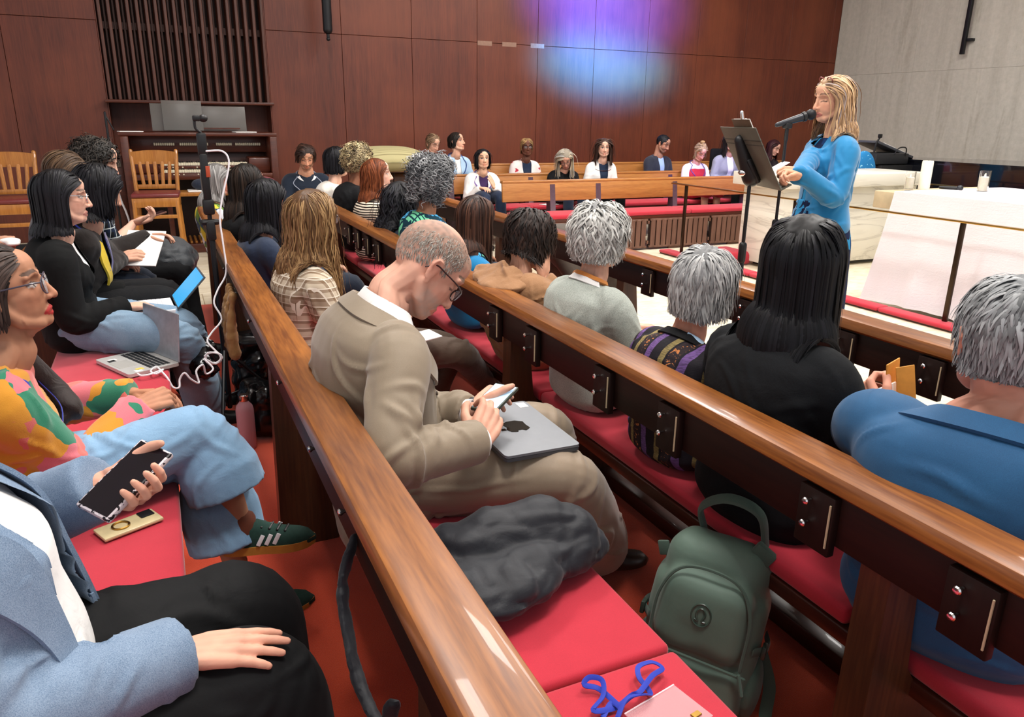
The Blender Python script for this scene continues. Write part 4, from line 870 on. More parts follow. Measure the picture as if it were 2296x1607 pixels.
class Person:
    def __init__(s, label, head, hip, yaw, hyaw=None, pitch=0, roll=0, sc=1.0, male=False, skin='d9a88c', lod=1, wide=1.0, neck=1.0, slouch=.04, group=None, headsc=1.0, nl=.93, stand=False, bust=1.0, belly=0.0, nb=None, neckf=.45):
        s.sc, s.lod, s.male, s.wide = sc, lod, male, wide; s.skin = np.array(lin(skin)); s.hs = sc**.5*headsc*(1.0 if male else .97)
        s.hc = np.asarray(head, float); s.hip = np.asarray(hip, float); s.yaw = RAD(yaw); hy = RAD(yaw if hyaw is None else hyaw)
        s.Rh = Rz(hy)@Ry(RAD(pitch))@Rx(RAD(roll)); Rm_ = Rz(s.yaw+(hy-s.yaw)*.4)@Ry(RAD(pitch)*neckf)@Rx(RAD(roll)*.5)
        s.nb = s.hc+Rm_@(NBL*A(1, 1, nl)*s.hs) if nb is None else np.asarray(nb, float); s.f = A(math.cos(s.yaw), math.sin(s.yaw), 0); s.l = A(-s.f[1], s.f[0], 0); s.stand = stand
        s.root = thing('person', label, 'person', (s.hip[0], s.hip[1], 0), s.yaw, group); s.pieces = []
        sec = (SEC_M if male else SEC_F).copy(); sec[:, 1:] *= sc*wide
        if not male: sec[4, 1] = sec[4, 1]*(.5+.5*bust)
        sec[2:4, 1] += belly; s.sec = sec; s.slouch = slouch
        c = (s.hip+s.nb)/2-s.f*slouch; tt = np.linspace(-.2, 1.1, 60); s.tt = tt
        q = lambda t: (1-t)**2*s.hip+2*t*(1-t)*(2*c-(s.hip+s.nb)/2)+t*t*s.nb
        s.sp = np.array([q(np.clip(t, 0, 1)) for t in tt]); d0, d1 = nrm(q(.02)-q(0)), nrm(q(1)-q(.97)); L = np.linalg.norm(s.nb-s.hip)
        for i, t in enumerate(tt):
            if t < 0: s.sp[i] = s.hip+d0*t*L
            if t > 1: s.sp[i] = s.nb+d1*(t-1)*L
        T = np.gradient(s.sp, axis=0); s.T = T/np.linalg.norm(T, axis=1)[:, None]
        s.Lf = s.l-s.T*(s.T@s.l)[:, None]; s.Lf /= np.linalg.norm(s.Lf, axis=1)[:, None]; s.Fr = np.cross(s.Lf, s.T)
        s.L = L; b = np.interp(.86, sec[:, 0], sec[:, 3]); s.sh = {}
        for k in (1, -1): s.sh[k] = s.at(.86)+s.l*k*(b-.005)
        s.wr, s.el, s.kn, s.an, s.hd = {}, {}, {}, {}, {}; s.ul, s.fl = .285*sc, .255*sc
        for k in (1, -1):
            s.hand(k, s.hip+s.f*.27*sc+s.l*k*.10+A(0, 0, .135), d=s.f-s.l*k*.45, n=A(0, 0, 1)+s.f*.2)
            if stand: s.leg(k, s.hip+s.f*.03+s.l*k*.085-A(0, 0, .42*sc), A(s.hip[0], s.hip[1], .09)+s.l*k*.09)
            else: s.leg(k, s.hip+s.f*.42*sc+s.l*k*.10+A(0, 0, .035), A(*(s.hip+s.f*.46*sc+s.l*k*.10)[:2], .10))
    def fr(s, arr, t):
        return np.array([np.interp(t, s.tt, arr[:, i]) for i in range(3)])
    def at(s, t): return s.fr(s.sp, t)
    def tp(s, th, t, off=0.0):
        """point on the torso surface: th degrees from the front (+ towards the person's left)"""
        a = RAD(th); ca, sa = math.cos(a), math.sin(a); e = 2/2.4; ux, uy = math.copysign(abs(ca)**e, ca), math.copysign(abs(sa)**e, sa)
        af, ab, b = [np.interp(t, s.sec[:, 0], s.sec[:, i]) for i in (1, 2, 3)]; a_ = (af if ca > 0 else ab)+off
        return s.at(t)+s.fr(s.Fr, t)*a_*ux+s.fr(s.Lf, t)*(b+off)*uy
    def hand(s, k, wrist, d=None, n=None, pose='relaxed', pole=None):
        s.wr[k] = np.asarray(wrist, float); pole = (-s.f*.55+s.l*k*.55-A(0, 0, .9)) if pole is None else np.asarray(pole, float)
        s.el[k] = ik(s.sh[k], s.wr[k], s.ul, s.fl, pole)
        if np.linalg.norm(s.wr[k]-s.el[k]) < 1e-6: s.el[k] = (s.sh[k]+s.wr[k])/2
        d = nrm(s.wr[k]-s.el[k]) if d is None else nrm(d); n = A(0, 0, 1) if n is None else np.asarray(n, float); n = nrm(n-d*(n@d)); s.hd[k] = (d, n, pose); return s
    def leg(s, k, knee, ankle, toe=None):
        s.kn[k] = np.asarray(knee, float); s.an[k] = np.asarray(ankle, float); s.toe = getattr(s, 'toe', {}); s.toe[k] = nrm(toe) if toe is not None else s.f; return s
    # ---- shapes
    def torso(s, ease=0.0, t0=-.16, t1=1.06, n=26, m=32):
        ts = np.linspace(t0, t1, n); V = []
        for t in ts:
            V += [s.tp(a, t, ease*(1 if t < .93 else max(.2, 1-(t-.93)*6))) for a in np.linspace(0, 360, m, endpoint=False)]
        F = grid_faces(n, m)[:, ::-1].tolist(); F.append(tuple(range(m))); F.append(tuple((n-1)*m+i for i in range(m))[::-1]); return np.array(V), [tuple(f)[::-1] for f in F]
    def arm(s, k, ease=0.0, upto=1.0, wristr=.030, fat=1.0):
        c = s.sc*fat; a, b, w = s.sh[k], s.el[k], s.wr[k]; pts = [s.at(.86)+s.l*k*.06, a*.75+(s.at(.86))*.25, a+(b-a)*.10, a+(b-a)*.45, b+(a-b)*.12, b+(w-b)*.10, b+(w-b)*.45, w]
        r = [.036, .054*c, .056*c, .050*c, .043*c, .044*c, .040*c, wristr]; r = [x+ease for x in r]
        if upto < 1:
            if upto <= .5: m_ = a+(b-a)*(upto*2); pts = pts[:3]+[a+(b-a)*(.1+.9*upto), m_]; r = r[:3]+[r[3]+.006, r[3]+.008]
            else: m_ = b+(w-b)*(upto*2-1); pts = pts[:6]+[m_]; r = r[:6]+[r[6]]
        p = np.array(pts); pts_ = bez(p, 4); rr = np.interp(np.linspace(0, len(pts)-1, len(pts_)), range(len(pts)), r); return tube(pts_, rr, 18, round_ends=False)
    def legt(s, k, ease=0.0, hem=.055, upto=1.0, fat=1.0, knee=.062):
        c = s.sc*fat; h = s.hip+s.l*k*.088; a, b = s.kn[k], s.an[k]; pts = [h-nrm(a-h)*.02, h+(a-h)*.35, h+(a-h)*.75, a+(h-a)*.08, a+(b-a)*.10, a+(b-a)*.45, b]
        r = [.098*c, .090*c, .074*c, knee*c, knee*.98*c, max(.052*c, hem*.92), hem]; r = [x+ease for x in r]
        if upto < 1: m_ = a+(b-a)*upto; pts = pts[:5]+[a+(b-a)*upto*.6, m_]; r = r[:5]+[r[5], r[5]]
        p = np.array(pts); pts_ = bez(p, 4); rr = np.interp(np.linspace(0, len(pts)-1, len(pts_)), range(len(pts)), r); return tube(pts_, rr, 18, up=s.l, round_ends=False)
    def wrinkle(s, V, F, amp, fr=8, seed=1, folds=True):
        """soft unevenness plus fold lines that gather at elbows, armpits, waist, hips and knees"""
        rng = np.random.default_rng(seed*7+3); N = vnormals(V, F); d = vnoise(V*6, seed)*amp*.7+vnoise(V*13, seed+3)*amp*.35; Wp = V+.012*np.stack([vnoise(V*12, seed+21), vnoise(V*12, seed+22), vnoise(V*12, seed+23)], 1)
        spots = []; q = 1.0 if s.lod == 0 else .6
        for k in (1, -1):
            a, e, w = s.sh[k], s.el[k], s.wr[k]; bend = nrm((a+w)/2-e+1e-6)
            spots += [(e+bend*.02, nrm(np.cross(e-a, w-e)+1e-6), .07, 9, .07, .5), (e, None, .11, 5, .06, 1), (a+(e-a)*.3, None, .10, 5, .08, 1), (e+(w-e)*.55, None, .10, 5, .07, 1), (s.at(.70)+s.l*k*.13, nrm(A(0, 0, 1)-s.l*k*.5), .10, 6, .09, .5), (s.at(.35)+s.l*k*.08, nrm(s.l+A(0, 0, .4*k)), .13, 6, .10, .6)]
            h = s.hip+s.l*k*.09; spots += [(s.kn[k], nrm(np.cross(s.kn[k]-h, A(0, 0, 1))+1e-6), .10, 7, .09, .7), (h+s.f*.12, nrm(s.l+s.f*.5*k), .12, 7, .10, .6), (h+(s.kn[k]-h)*.55, nrm(s.kn[k]-h+s.l*.15), .14, 5, .14, .4), (s.kn[k]+(s.an[k]-s.kn[k])*.5, nrm(s.an[k]-s.kn[k]+s.l*.2), .15, 6, .16, .4)]
        spots.append((s.at(.12), s.l, .16, 7, .10, .4)); spots.append((s.at(.6)-s.f*.1, nrm(s.l+A(0, 0, .8)), .14, 5, .10, .9))
        for c, ax, R_, n, ln, rnd in spots:
            for _ in range(max(2, int(n*q))):
                cc = c+rng.normal(size=3)*R_*.6; j = np.argmin(((V-cc)**2).sum(1))
                if ((V[j]-cc)**2).sum() > .10**2: continue
                cc = V[j]; nn = N[j]; u = (ax if ax is not None else rng.normal(size=3))+rng.normal(size=3)*rnd*.6; u = u-nn*(u@nn); u = nrm(u); w_ = np.cross(nn, u)
                sg = (.008+.007*rng.random())*(1 if s.lod == 0 else 1.5); l_ = ln*(.5+.7*rng.random()); r = Wp-cc; du, dw, dn = r@u, r@w_, r@nn; du2 = (du/l_)**2; m = (du2 < 4) & (np.abs(dw) < 4*sg) & (np.abs(dn) < .06)
                x = (dw[m]-1.2*du[m]**2*(rng.random()-.5)*8)/sg; g = np.exp(-du2[m]*1.5)*np.clip((N[m]@nn), 0, 1); d[m] += amp*(.8+.7*rng.random())*g*((1-x*x)*np.exp(-x*x*.6))*.9
        return V+N*d[:, None], F
    # ---- garments
    def top(s, mat, name='jacket', ease=.014, sleeve=1.0, t0=-.14, opening=None, amp=.0035, fat=1.0, wristr=.031, fr=8, seed=1, vox=None, t1=1.03, extra=(), smooth=5):
        sh = [s.torso(ease, t0, t1)]+[s.arm(k, ease*.75, sleeve, wristr, fat) for k in (1, -1) if sleeve > 0]+list(extra)
        V, F = remesh(sh, vox or VOX[s.lod], smooth); V, F = s.wrinkle(V, F, amp, fr, seed)
        if opening is not None: V, F = s.cut(V, F, opening)
        o = put(name, (V, F), mat, s.root, sharp=60); s.pieces.append(o); return o
    def cut(s, V, F, opening):
        """open the front: opening = [(t, half width, centre offset)], in metres"""
        op = np.array(opening); q = V[:, None]-s.sp[None, ::3]; i = np.argmin((q*q).sum(2), 1)*3; r = V-s.sp[i]; y = (r*s.Lf[i]).sum(1); x = (r*s.Fr[i]).sum(1); t = s.tt[i]+(r*s.T[i]).sum(1)/s.L
        w = np.interp(t, op[:, 0], op[:, 1]); c = np.interp(t, op[:, 0], op[:, 2]) if op.shape[1] > 2 else 0*t; y = y-c; ins = (np.abs(y) < w) & (x > 0) & (x < np.interp(t, s.sec[:, 0], s.sec[:, 1])*1.12+.034) & (t > op[0, 0]) & (t < op[-1, 0]+.2)
        keep = ~ins[F].all(1) ; F2 = F[keep]; vv = VOX[s.lod]
        mv = ins & (np.abs(y) > w-1.3*vv); sg = np.sign(y); dy = (w-np.abs(y))*sg; V = V.copy(); V[mv] += s.Lf[i][mv]*dy[mv][:, None]
        mv2 = ins & ~mv; F2 = F2[~mv2[F2].any(1)]
        return V, F2
    def theta(s, t, y):
        lo, hi = 0., 90.
        for _ in range(24):
            m = (lo+hi)/2; v = (s.tp(m, t)-s.at(t))@s.fr(s.Lf, t)
            if v < abs(y): lo = m
            else: hi = m
        return math.copysign((lo+hi)/2, y)
    def facing(s, opening, mat, off=.026, ts=None, w=.03, th=.006):
        """turned hem along both edges of an open front"""
        op = np.array(opening)
        for k in (1, -1):
            a = [(s.theta(t, k*(np.interp(t, op[:, 0], op[:, 1])-.013)), t) for t in ts]; b = [(s.theta(t, k*(np.interp(t, op[:, 0], op[:, 1])+w)), t) for t in ts]; s.strip('front_edge', a, b, mat, off, th)
    def strip(s, name, edge_a, edge_b, mat, off=.02, th=.006, n=6, parent=None, wr=0):
        """cloth strip on the torso between two (theta, t) polylines"""
        a = bez([s.tp(x[0], x[1], off+(x[2] if len(x) > 2 else 0)) for x in edge_a], n); b = bez([s.tp(x[0], x[1], off+(x[2] if len(x) > 2 else 0)) for x in edge_b], n)
        G = np.array([[p+(q-p)*u for u in (0, .35, .7, 1)] for p, q in zip(a, b)]); sh = sheet(G, th)
        if wr: sh = s.wrinkle(*remesh([sh], .007, 5), wr, seed=len(name)); sh = (sh[0]+vnormals(*sh)*((np.abs(vnoise(sh[0]*22, 4))-.3)*wr*1.5)[:, None], sh[1])
        return put(name, sh, mat, parent or s.root, sharp=50)
    def lanyard(s, mat, bt=.38, off=.024, badge=None, w=.008, ths=(62, 40, 22, 8)):
        L_ = [s.tp(ths[0], 1.0, off), s.tp(ths[1], .86, off), s.tp(ths[2], .66, off), s.tp(ths[3], bt+.06, off), s.tp(0, bt, off)]; R_ = [s.tp(-ths[0], 1.0, off), s.tp(-ths[1], .86, off), s.tp(-ths[2], .66, off), s.tp(-ths[3], bt+.06, off), s.tp(0, bt, off)]
        B_ = [s.tp(62, 1.0, off), s.tp(120, 1.02, off), s.tp(180, 1.03, off), s.tp(240, 1.02, off), s.tp(298, 1.0, off)]
        o = put('lanyard', cat(*[tube(bez(Q_, 6), .0016, 6, up=u_, flat=w/.0016, round_ends=False) for Q_, u_ in ((L_, s.f+s.l*.5), (R_, s.f-s.l*.5), (B_, A(0, 0, 1)))]), mat, s.root)
        if badge is not None:
            c = s.tp(0, bt-.10, off+.006); put('badge', box(c, (.004, .075, .10), .002, np.column_stack([s.f, s.l, A(0, 0, 1)])), badge, o)
        return o
    def trousers(s, mat, name='trousers', ease=.008, hem=.062, amp=.004, fr=8, seed=5, upto=1.0, fat=1.0, vox=None, knee=.062):
        pel = [ellip(s.hip+A(0, 0, .0), A(.125, .175, .105)*s.sc*s.wide, Rz(s.yaw), n=12, m=18)]; ex = []
        V, F = remesh(pel+[s.legt(k, ease, hem, upto, fat, knee) for k in (1, -1)], vox or VOX[s.lod]*1.1, 5); V, F = s.wrinkle(V, F, amp, fr, seed)
        o = put(name, (V, F), mat, s.root, sharp=60); s.pieces.append(o); return o
    def skirt(s, mat, name='skirt', length=.5, flare=.20, amp=.004, seed=3):
        if s.stand:
            V = []; zs = np.linspace(s.hip[2]+.12, s.hip[2]-length, 16)
            for z in zs:
                u = (s.hip[2]+.12-z)/(length+.12); rx = .115+.05*sst(0, .35, u)+flare*.25*u; ry = .150+.05*sst(0, .35, u)+flare*.2*u
                V += [s.hip*A(1, 1, 0)+A(0, 0, z)+s.f*rx*math.cos(a)+s.l*ry*math.sin(a) for a in np.linspace(0, 2*PI, 36, endpoint=False)]
            F = grid_faces(16, 36)[:, ::-1].tolist()+[tuple(range(36))[::-1], tuple(15*36+i for i in range(36))]; sh = [(np.array(V), F)]
        else:
            k0, k1 = s.kn[1], s.kn[-1]; sh = [ellip(s.hip, A(.14, .19, .11)*s.sc, Rz(s.yaw), n=12, m=18), s.legt(1, .018, .1, .12), s.legt(-1, .018, .1, .12), tube([s.hip, (s.hip*.4+(k0+k1)*.3), (k0+k1)/2-s.f*.04], [.10, .085, .075], 14)]
        V, F = remesh(sh, VOX[s.lod], 6); V, F = s.wrinkle(V, F, amp, 9, seed); o = put(name, (V, F), mat, s.root, sharp=60); s.pieces.append(o); return o
    def shoes(s, mat, sole=None, L=.26, heel=0.0):
        for k in (1, -1):
            a = s.an[k]; d = s.toe[k]; up = A(0, 0, 1)-d*d[2]; up = nrm(up); sd = np.cross(up, d); b = a-up*.085-d*.055; rows = []; us = np.linspace(0, 1, 12)
            hs = [.045, .075, .088, .09, .082, .07, .058, .05, .045, .041, .034, .012]; ws_ = [.024, .033, .036, .037, .037, .039, .043, .046, .046, .042, .032, .008]
            V = []
            for u, h, w in zip(us, hs, ws_):
                c = b+d*u*L
                V += [c+sd*w*x+up*h*z for x, z in ((-.95, .05), (-1, .35), (-.8, .75), (-.35, 1), (.35, 1), (.8, .75), (1, .35), (.95, .05))]
            F = grid_faces(12, 8).tolist()+[tuple(range(8))[::-1], tuple(11*8+i for i in range(8))]
            o = put('shoe', (np.array(V), F), mat, s.root, sharp=60)
            if sole is not None:
                pl = [];
                for u, w in zip(us, ws_): pl.append((u*L, w*1.06))
                pl = [(x, -w) for x, w in pl]+[(x, w) for x, w in pl[::-1]]; V, F = prism(pl, -.012, .014); V[:, 0] -= .003
                put('sole', (b+V[:, :1]*d+V[:, 1:2]*sd+V[:, 2:]*up, F), sole, o)
            s.shoe = getattr(s, 'shoe', {}); s.shoe[k] = (o, b, d, sd, up)
    # ---- skin
    def body(s, lips=None, brow=(.05, .03, .02), eyes='open', beard=None, buzz=None, bare_arms=False, bare_legs=False, hands=True, iris=(.05, .03, .02), face=(1, 1, 1), neckw=1.0, barelod=None):
        V0, F0 = head_base(HV[s.lod]); C0 = paint_head(V0, s.skin, lips, brow, eyes, beard, buzz, iris, s.lod == 2)
        x, y, z = V0.T; w = sst(-.055, -.20, z)*(1-sst(-.005, .045, x)*sst(-.15, -.125, z)); w = np.where(z < -.20, 1, w)
        sc_ = A(*face)*s.hs; Vh = (V0*sc_)@s.Rh.T+s.hc
        Rt = np.column_stack([s.fr(s.Fr, 1.0), s.fr(s.Lf, 1.0), s.fr(s.T, 1.0)]); Vl = V0*A(1, 1, 1); nw = 1+(neckw*(1.0 if s.male else .88)-1)*sst(-.05, -.12, z)*(x < .03); Vl = Vl*np.stack([nw, nw, np.ones_like(nw)], 1)
        Vh2 = ((V0*np.stack([nw, nw, np.ones_like(nw)], 1)*sc_)@s.Rh.T+s.hc); Vt = ((Vl-NBL)*s.hs)@Rt.T+s.nb
        V = Vh2*(1-w)[:, None]+Vt*w[:, None]; parts = [(V, F0)]; cols = [C0]
        core = [s.torso(-.012, -.1, 1.04)]+[s.arm(k, -.010, 1.0, .022) for k in (1, -1)]+[s.legt(k, -.014, .030, 1.0) for k in (1, -1)]
        if bare_legs: core = core[:-2]+[s.legt(k, -.006, .036) for k in (1, -1)]
        if bare_arms: core = core[:1]+[s.arm(k, -.003, 1.0, .026) for k in (1, -1)]+core[3:]
        vx = (.009 if s.lod == 0 else .012) if (bare_arms or bare_legs) else .018
        Vc, Fc = remesh(core, vx, 4); parts.append((Vc, Fc)); cols.append(np.tile(s.skin, (len(Vc), 1))*(1+.06*vnoise(Vc*30, 4))[:, None])
        if hands:
            for k in (1, -1):
                d, n, pose = s.hd[k]; Vx, Fx = hand_base(pose, FV[s.lod]); Vx = Vx*A(1, -k, 1)*s.sc*(1.0 if s.male else .93); sd = np.cross(n, d); Vw = Vx@np.column_stack([d, sd, n]).T; dF = nrm(s.wr[k]-s.el[k]); nF = nrm(n-dF*(n@dF)); wF = sst(.015, -.035, Vx[:, 0])[:, None]; Vw = Vw*(1-wF)+(Vx@np.column_stack([dF, np.cross(nF, dF), nF]).T)*wF+s.wr[k]
                parts.append((Vw, Fx if k == -1 else Fx[:, ::-1])); kn_ = np.exp(-((Vx[:, 0]-.095)**2)/.0002)*.15; cols.append(np.tile(s.skin, (len(Vx), 1))*A(1, .97, .95)*(1+.07*vnoise(Vx*70, 3)-kn_*.6)[:, None])
        V = np.vstack([p[0] for p in parts]); k_ = 0; F = []
        for p in parts: F.append(p[1]+k_); k_ += len(p[0])
        return put('body', (V, np.vstack(F)), SKIN, s.root, col=np.vstack(cols), sharp=None)
    def H(s, *p): return (np.asarray(p, float)*s.hs)@s.Rh.T+s.hc
    def glasses(s, mat, r=.021, lens=None, z=.002):
        pts = []; sh = []
        for k in (1, -1):
            sh.append(tube([s.H(.100-.006*abs(math.cos(a)), k*.033+r*1.12*math.cos(a), z-.004+r*.92*math.sin(a)) for a in np.linspace(0, 2*PI, 25)], .0019*s.hs, 6, round_ends=False))
            sh.append(tube(bez([s.H(.094, k*.056, z+.008), s.H(.07, k*.076, z+.012), s.H(.02, k*.083, z+.012), s.H(-.012, k*.084, z+.010), s.H(-.030, k*.080, z-.012)], 5), .0021*s.hs, 6))
        sh.append(tube(bez([s.H(.097, .010, z+.004), s.H(.104, 0, z+.008), s.H(.097, -.010, z+.004)], 4), .0018*s.hs, 6)); o = put('glasses', cat(*sh), mat, s.root)
        for k in (1, -1):
            ring = [s.H(.099, k*.033+r*1.08*math.cos(a), z-.004+r*.88*math.sin(a)) for a in np.linspace(0, 2*PI, 20, endpoint=False)]; fwd = s.Rh[:, 0]*.0008; V = np.array(ring+[q+fwd for q in ring])
            put('lens', (V, [tuple(range(20)), tuple(range(20, 40))[::-1]]+[(i, (i+1) % 20, 20+(i+1) % 20, 20+i) for i in range(20)]), lens or LENS, o)
        return o
    # ---- hair: locks that grow from the scalp, follow the head and fall
    def hair(s, cols, n=500, L=.2, k=10, w=.006, part=(0, .05, -.05), vol=.012, cut=None, curl=(0, 40), grav=1.0, seed=0, lineshift=0.0, back=0.0, jit=.15, mask=None, cap=True, capcol=None, bump=.0, mat=None, name='hair', layer=.6, fringe=0.0, flat=.35, facecl=True, frontcut=None, lenvar=.25, inflate=0.0, side=0.0, capr=1.0, nape=1.0):
        rng = np.random.default_rng(seed+100); c0 = A(-.012, 0, .028); rad = A(.100, .0785, .091)+inflate
        line = lambda x: np.interp(x, [-.12, -.085, -.04, .0, .03, .05, .07, .095], [-.075, -.072, -.045, -.012, .022, .05, .066, .078])+lineshift
        d = rng.normal(size=(n*6, 3)); d /= np.linalg.norm(d, axis=1)[:, None]; q = c0+d*rad*.98
        ok = q[:, 2] > line(q[:, 0]); 
        if mask is not None: ok &= mask(q)
        q = q[ok][:n]; n = len(q); gl = s.Rh.T@A(0, 0, -1); R0_ = rng.random(n); ph = rng.random(n)*2*PI; lift0 = vol*(1-layer+layer*R0_)
        ln = L*(1-lenvar+2*lenvar*rng.random(n)*.8)
        ln = ln*(nape+(1-nape)*sst(-.07, .04, q[:, 2]+.3*np.maximum(0, q[:, 0])))
        if frontcut is not None: ln = np.where((q[:, 0] > .03), np.minimum(ln, frontcut*(0.9+.3*rng.random(n))), ln)
        pts = [q.copy()]; alive = np.ones(n, bool); step = ln/k; jv = rng.normal(size=(n, 3))*jit; al = [alive.copy()]
        caps = []
        for k_, (a, b, r) in enumerate([(s.sh[1], s.sh[-1], .062*s.sc), (s.hip*.4+s.nb*.6, s.nb, .098*s.sc), (s.nb, s.hc-A(0, 0, .03), .062)]):
            caps.append(((s.Rh.T@(a-s.hc))/s.hs, (s.Rh.T@(b-s.hc))/s.hs, r/s.hs+.012))
        for i in range(k):
            nn = (q-c0)/rad**2; nn /= np.linalg.norm(nn, axis=1)[:, None]; pc = np.stack([np.clip(q[:, 0], part[2], part[1]), np.full(n, part[0]), np.full(n, .13)], 1)
            f = q-pc; f[:, 0] -= back*.05+(0 if fringe else .075)*sst(.0, .06, q[:, 0]); f[:, 1] += np.where(q[:, 1] >= part[0], 1, -1)*(.05 if back < 1 else .01)*sst(part[2]-.005, part[2]+.05, q[:, 0])
            if fringe: f[:, 0] += fringe*.05*(q[:, 0] > .02)
            f = f-nn*(f*nn).sum(1)[:, None]; f /= np.linalg.norm(f, axis=1)[:, None]+1e-9
            low = sst(.06, -.03, q[:, 2]); gw = np.clip(grav*(low*.9+.25*(i/k)), 0, 1)[:, None]; dr = f*(1-gw)+gl*gw+jv*(1-.5*gw)
            dr[:, 1] += side; dr /= np.linalg.norm(dr, axis=1)[:, None]; q = q+dr*step[:, None]
            lf = lift0*min(1, (i+1)/3); e = np.linalg.norm((q-c0)/(rad+lf[:, None]), axis=1); q = np.where((e < 1)[:, None], c0+(q-c0)/e[:, None], q)
            for a, b, r in caps:
                ab = b-a; tt_ = np.clip(((q-a)@ab)/(ab@ab), 0, 1); cc = a+tt_[:, None]*ab; v = q-cc; dist = np.linalg.norm(v, axis=1); rr = r+lf*.6; q = np.where((dist < rr)[:, None], cc+v/(dist[:, None]+1e-9)*rr[:, None], q)
            if facecl:
                fe = ((q[:, 0]-.045)/.075)**2+((q[:, 2]+.03)/.10)**2; hw = .071*np.clip(1-fe, 0, 1)**.3; bad = (fe < 1) & (np.abs(q[:, 1]) < hw); q[:, 1] = np.where(bad, np.where(q[:, 1] >= part[0]*.5, 1, -1)*hw, q[:, 1])
            if cut is not None:
                wz = (q@s.Rh.T)[:, 2]*s.hs; over = wz < cut+.012*np.sin(ph)*1.0; q = np.where(over[:, None] & True, pts[-1]+(q-pts[-1])*.15, q)
            pts.append(q.copy())
        Pn = np.stack(pts, 1)
        if curl[0]:
            sarc = np.linspace(0, 1, k+1)[None]*ln[:, None]; T = np.gradient(Pn, axis=1); T /= np.linalg.norm(T, axis=2)[:, :, None]+1e-9; up = Pn-c0; up -= T*(up*T).sum(2)[:, :, None]; up /= np.linalg.norm(up, axis=2)[:, :, None]+1e-9; sd = np.cross(T, up)
            am = curl[0]*np.minimum(1, np.linspace(0, 2.2, k+1))[None]*(.6+.8*R0_[:, None]); an = ph[:, None]+sarc*curl[1]*2*PI; Pn = Pn+(up*np.abs(np.cos(an))[:, :, None]*.9+sd*np.sin(an)[:, :, None])*am[:, :, None]
        T = np.gradient(Pn, axis=1); T /= np.linalg.norm(T, axis=2)[:, :, None]+1e-9; ax = c0+A(0, 0, -.05); out = Pn-ax; out[:, :, 2] *= (Pn[:, :, 2] > .02)*.9+.1; out -= T*(out*T).sum(2)[:, :, None]; out /= np.linalg.norm(out, axis=2)[:, :, None]+1e-9; B = np.cross(T, out)
        u = np.linspace(0, 1, k+1); wd_ = w*(.45+.55*np.minimum(1, u*5))*(1-.85*u**4); wd_ = wd_[None, :, None]*(.6+.8*rng.random(n))[:, None, None]
        V = np.stack([Pn+B*wd_, Pn+out*wd_*flat, Pn-B*wd_], 2); m = 3; V = V.reshape(n, (k+1)*m, 3); Fb = grid_faces(k+1, m, False)
        F = (Fb[None]+np.arange(n)[:, None, None]*(k+1)*m).reshape(-1, 4); V = V.reshape(-1, 3)
        cl = np.array([lin(c) for c in cols]); tsel = rng.random(n)*(len(cl)-1); i0 = np.floor(tsel).astype(int); fcol = cl[i0]+(cl[np.minimum(i0+1, len(cl)-1)]-cl[i0])*(tsel-i0)[:, None]; fcol = fcol*(.8+.4*rng.random(n))[:, None]; C = np.repeat(fcol, (k+1)*m, axis=0)
        if cap:
            nt, mp = (30, 44) if s.lod == 0 else (18, 28); th = np.linspace(.02, PI*.78, nt); pp = np.linspace(0, 2*PI, mp, endpoint=False); dd = np.array([[math.sin(t)*math.cos(p), math.sin(t)*math.sin(p), math.cos(t)] for t in th for p in pp])
            Vc = c0+dd*(rad+vol*.45)*capr; Vc += dd*(vnoise(dd*9, seed)*(.003+bump))[:, None]; Fc = grid_faces(nt, mp)[:, ::-1]; okv = Vc[:, 2] > line(Vc[:, 0])-.004
            if mask is not None: okv &= mask(Vc)
            Fc = Fc[okv[Fc].all(1)]; F = np.vstack([F, Fc+len(V)]); V = np.vstack([V, Vc]); cc = np.array(lin(capcol)) if capcol else cl.mean(0)*.75; C = np.vstack([C, np.tile(cc, (len(Vc), 1))])
        Vw = (V*s.hs)@s.Rh.T+s.hc
        return put(name, (Vw, F), mat or HAIR, s.root, col=C, sharp=None)
LENS = NT('lens'); LENS.base((.8, .85, .9)); LENS = LENS.set(.05, 0, .6, alpha=.22)
LENSC = NT('clear_lens'); LENSC.base((.8, .8, .8)); LENSC = LENSC.set(.3, 0, .1, alpha=.04)
TORT = plain('dark_tortoise', '2a1a1c', .3); 
# ------------------------------------------------------------------ cloth colours and prints
BLACKC = cloth('black_wool', '0b0c0f', .85, 800, .2, .0); NAVY = cloth('navy_wool', '16202f', .85, 800, .2); WHITEC = cloth('white_cotton', 'e6e4e2', .8, 900, .04, wr=.3)
DENIM = cloth('light_denim', '6f93b4', .85, 900, .1, c2='86a9c6', wr=.3); DENIMD = cloth('dark_denim', '28364c', .85, 900, .2, c2='3c4c64', wr=.4); DENIMM = cloth('mid_denim', '5b7591', .85, 900, .1, c2='8aa3ba', wr=.35)
TAN = cloth('tan_suiting', '796b58', .6, 1400, .06, .2, c2='8c7e6b', wr=.10, wscale=7); TANP = cloth('tan_trousers', '82725f', .5, 1400, .06, .25, c2='958470', wr=.10, wscale=7)
LINEN = cloth('blue_linen', '566c86', .85, 700, .1, .1, c2='8598ae', wr=.15); TWEED = cloth('grey_tweed', '8d948c', .9, 330, .2, .1, c2='b4bab2', wr=.15); NAVB = cloth('blue_blazer', '1c4468', .75, 1200, .08, .1, c2='255a84', wr=.10, wscale=6)
BROWN = cloth('brown_jacket', '8f6848', .8, 700, .12, .15, c2='a67c58', wr=.4, wscale=18); CYAN = cloth('cyan_wool', '0f6d9f', .7, 1100, .06, .3, c2='167eb2', wr=.08, wscale=6)
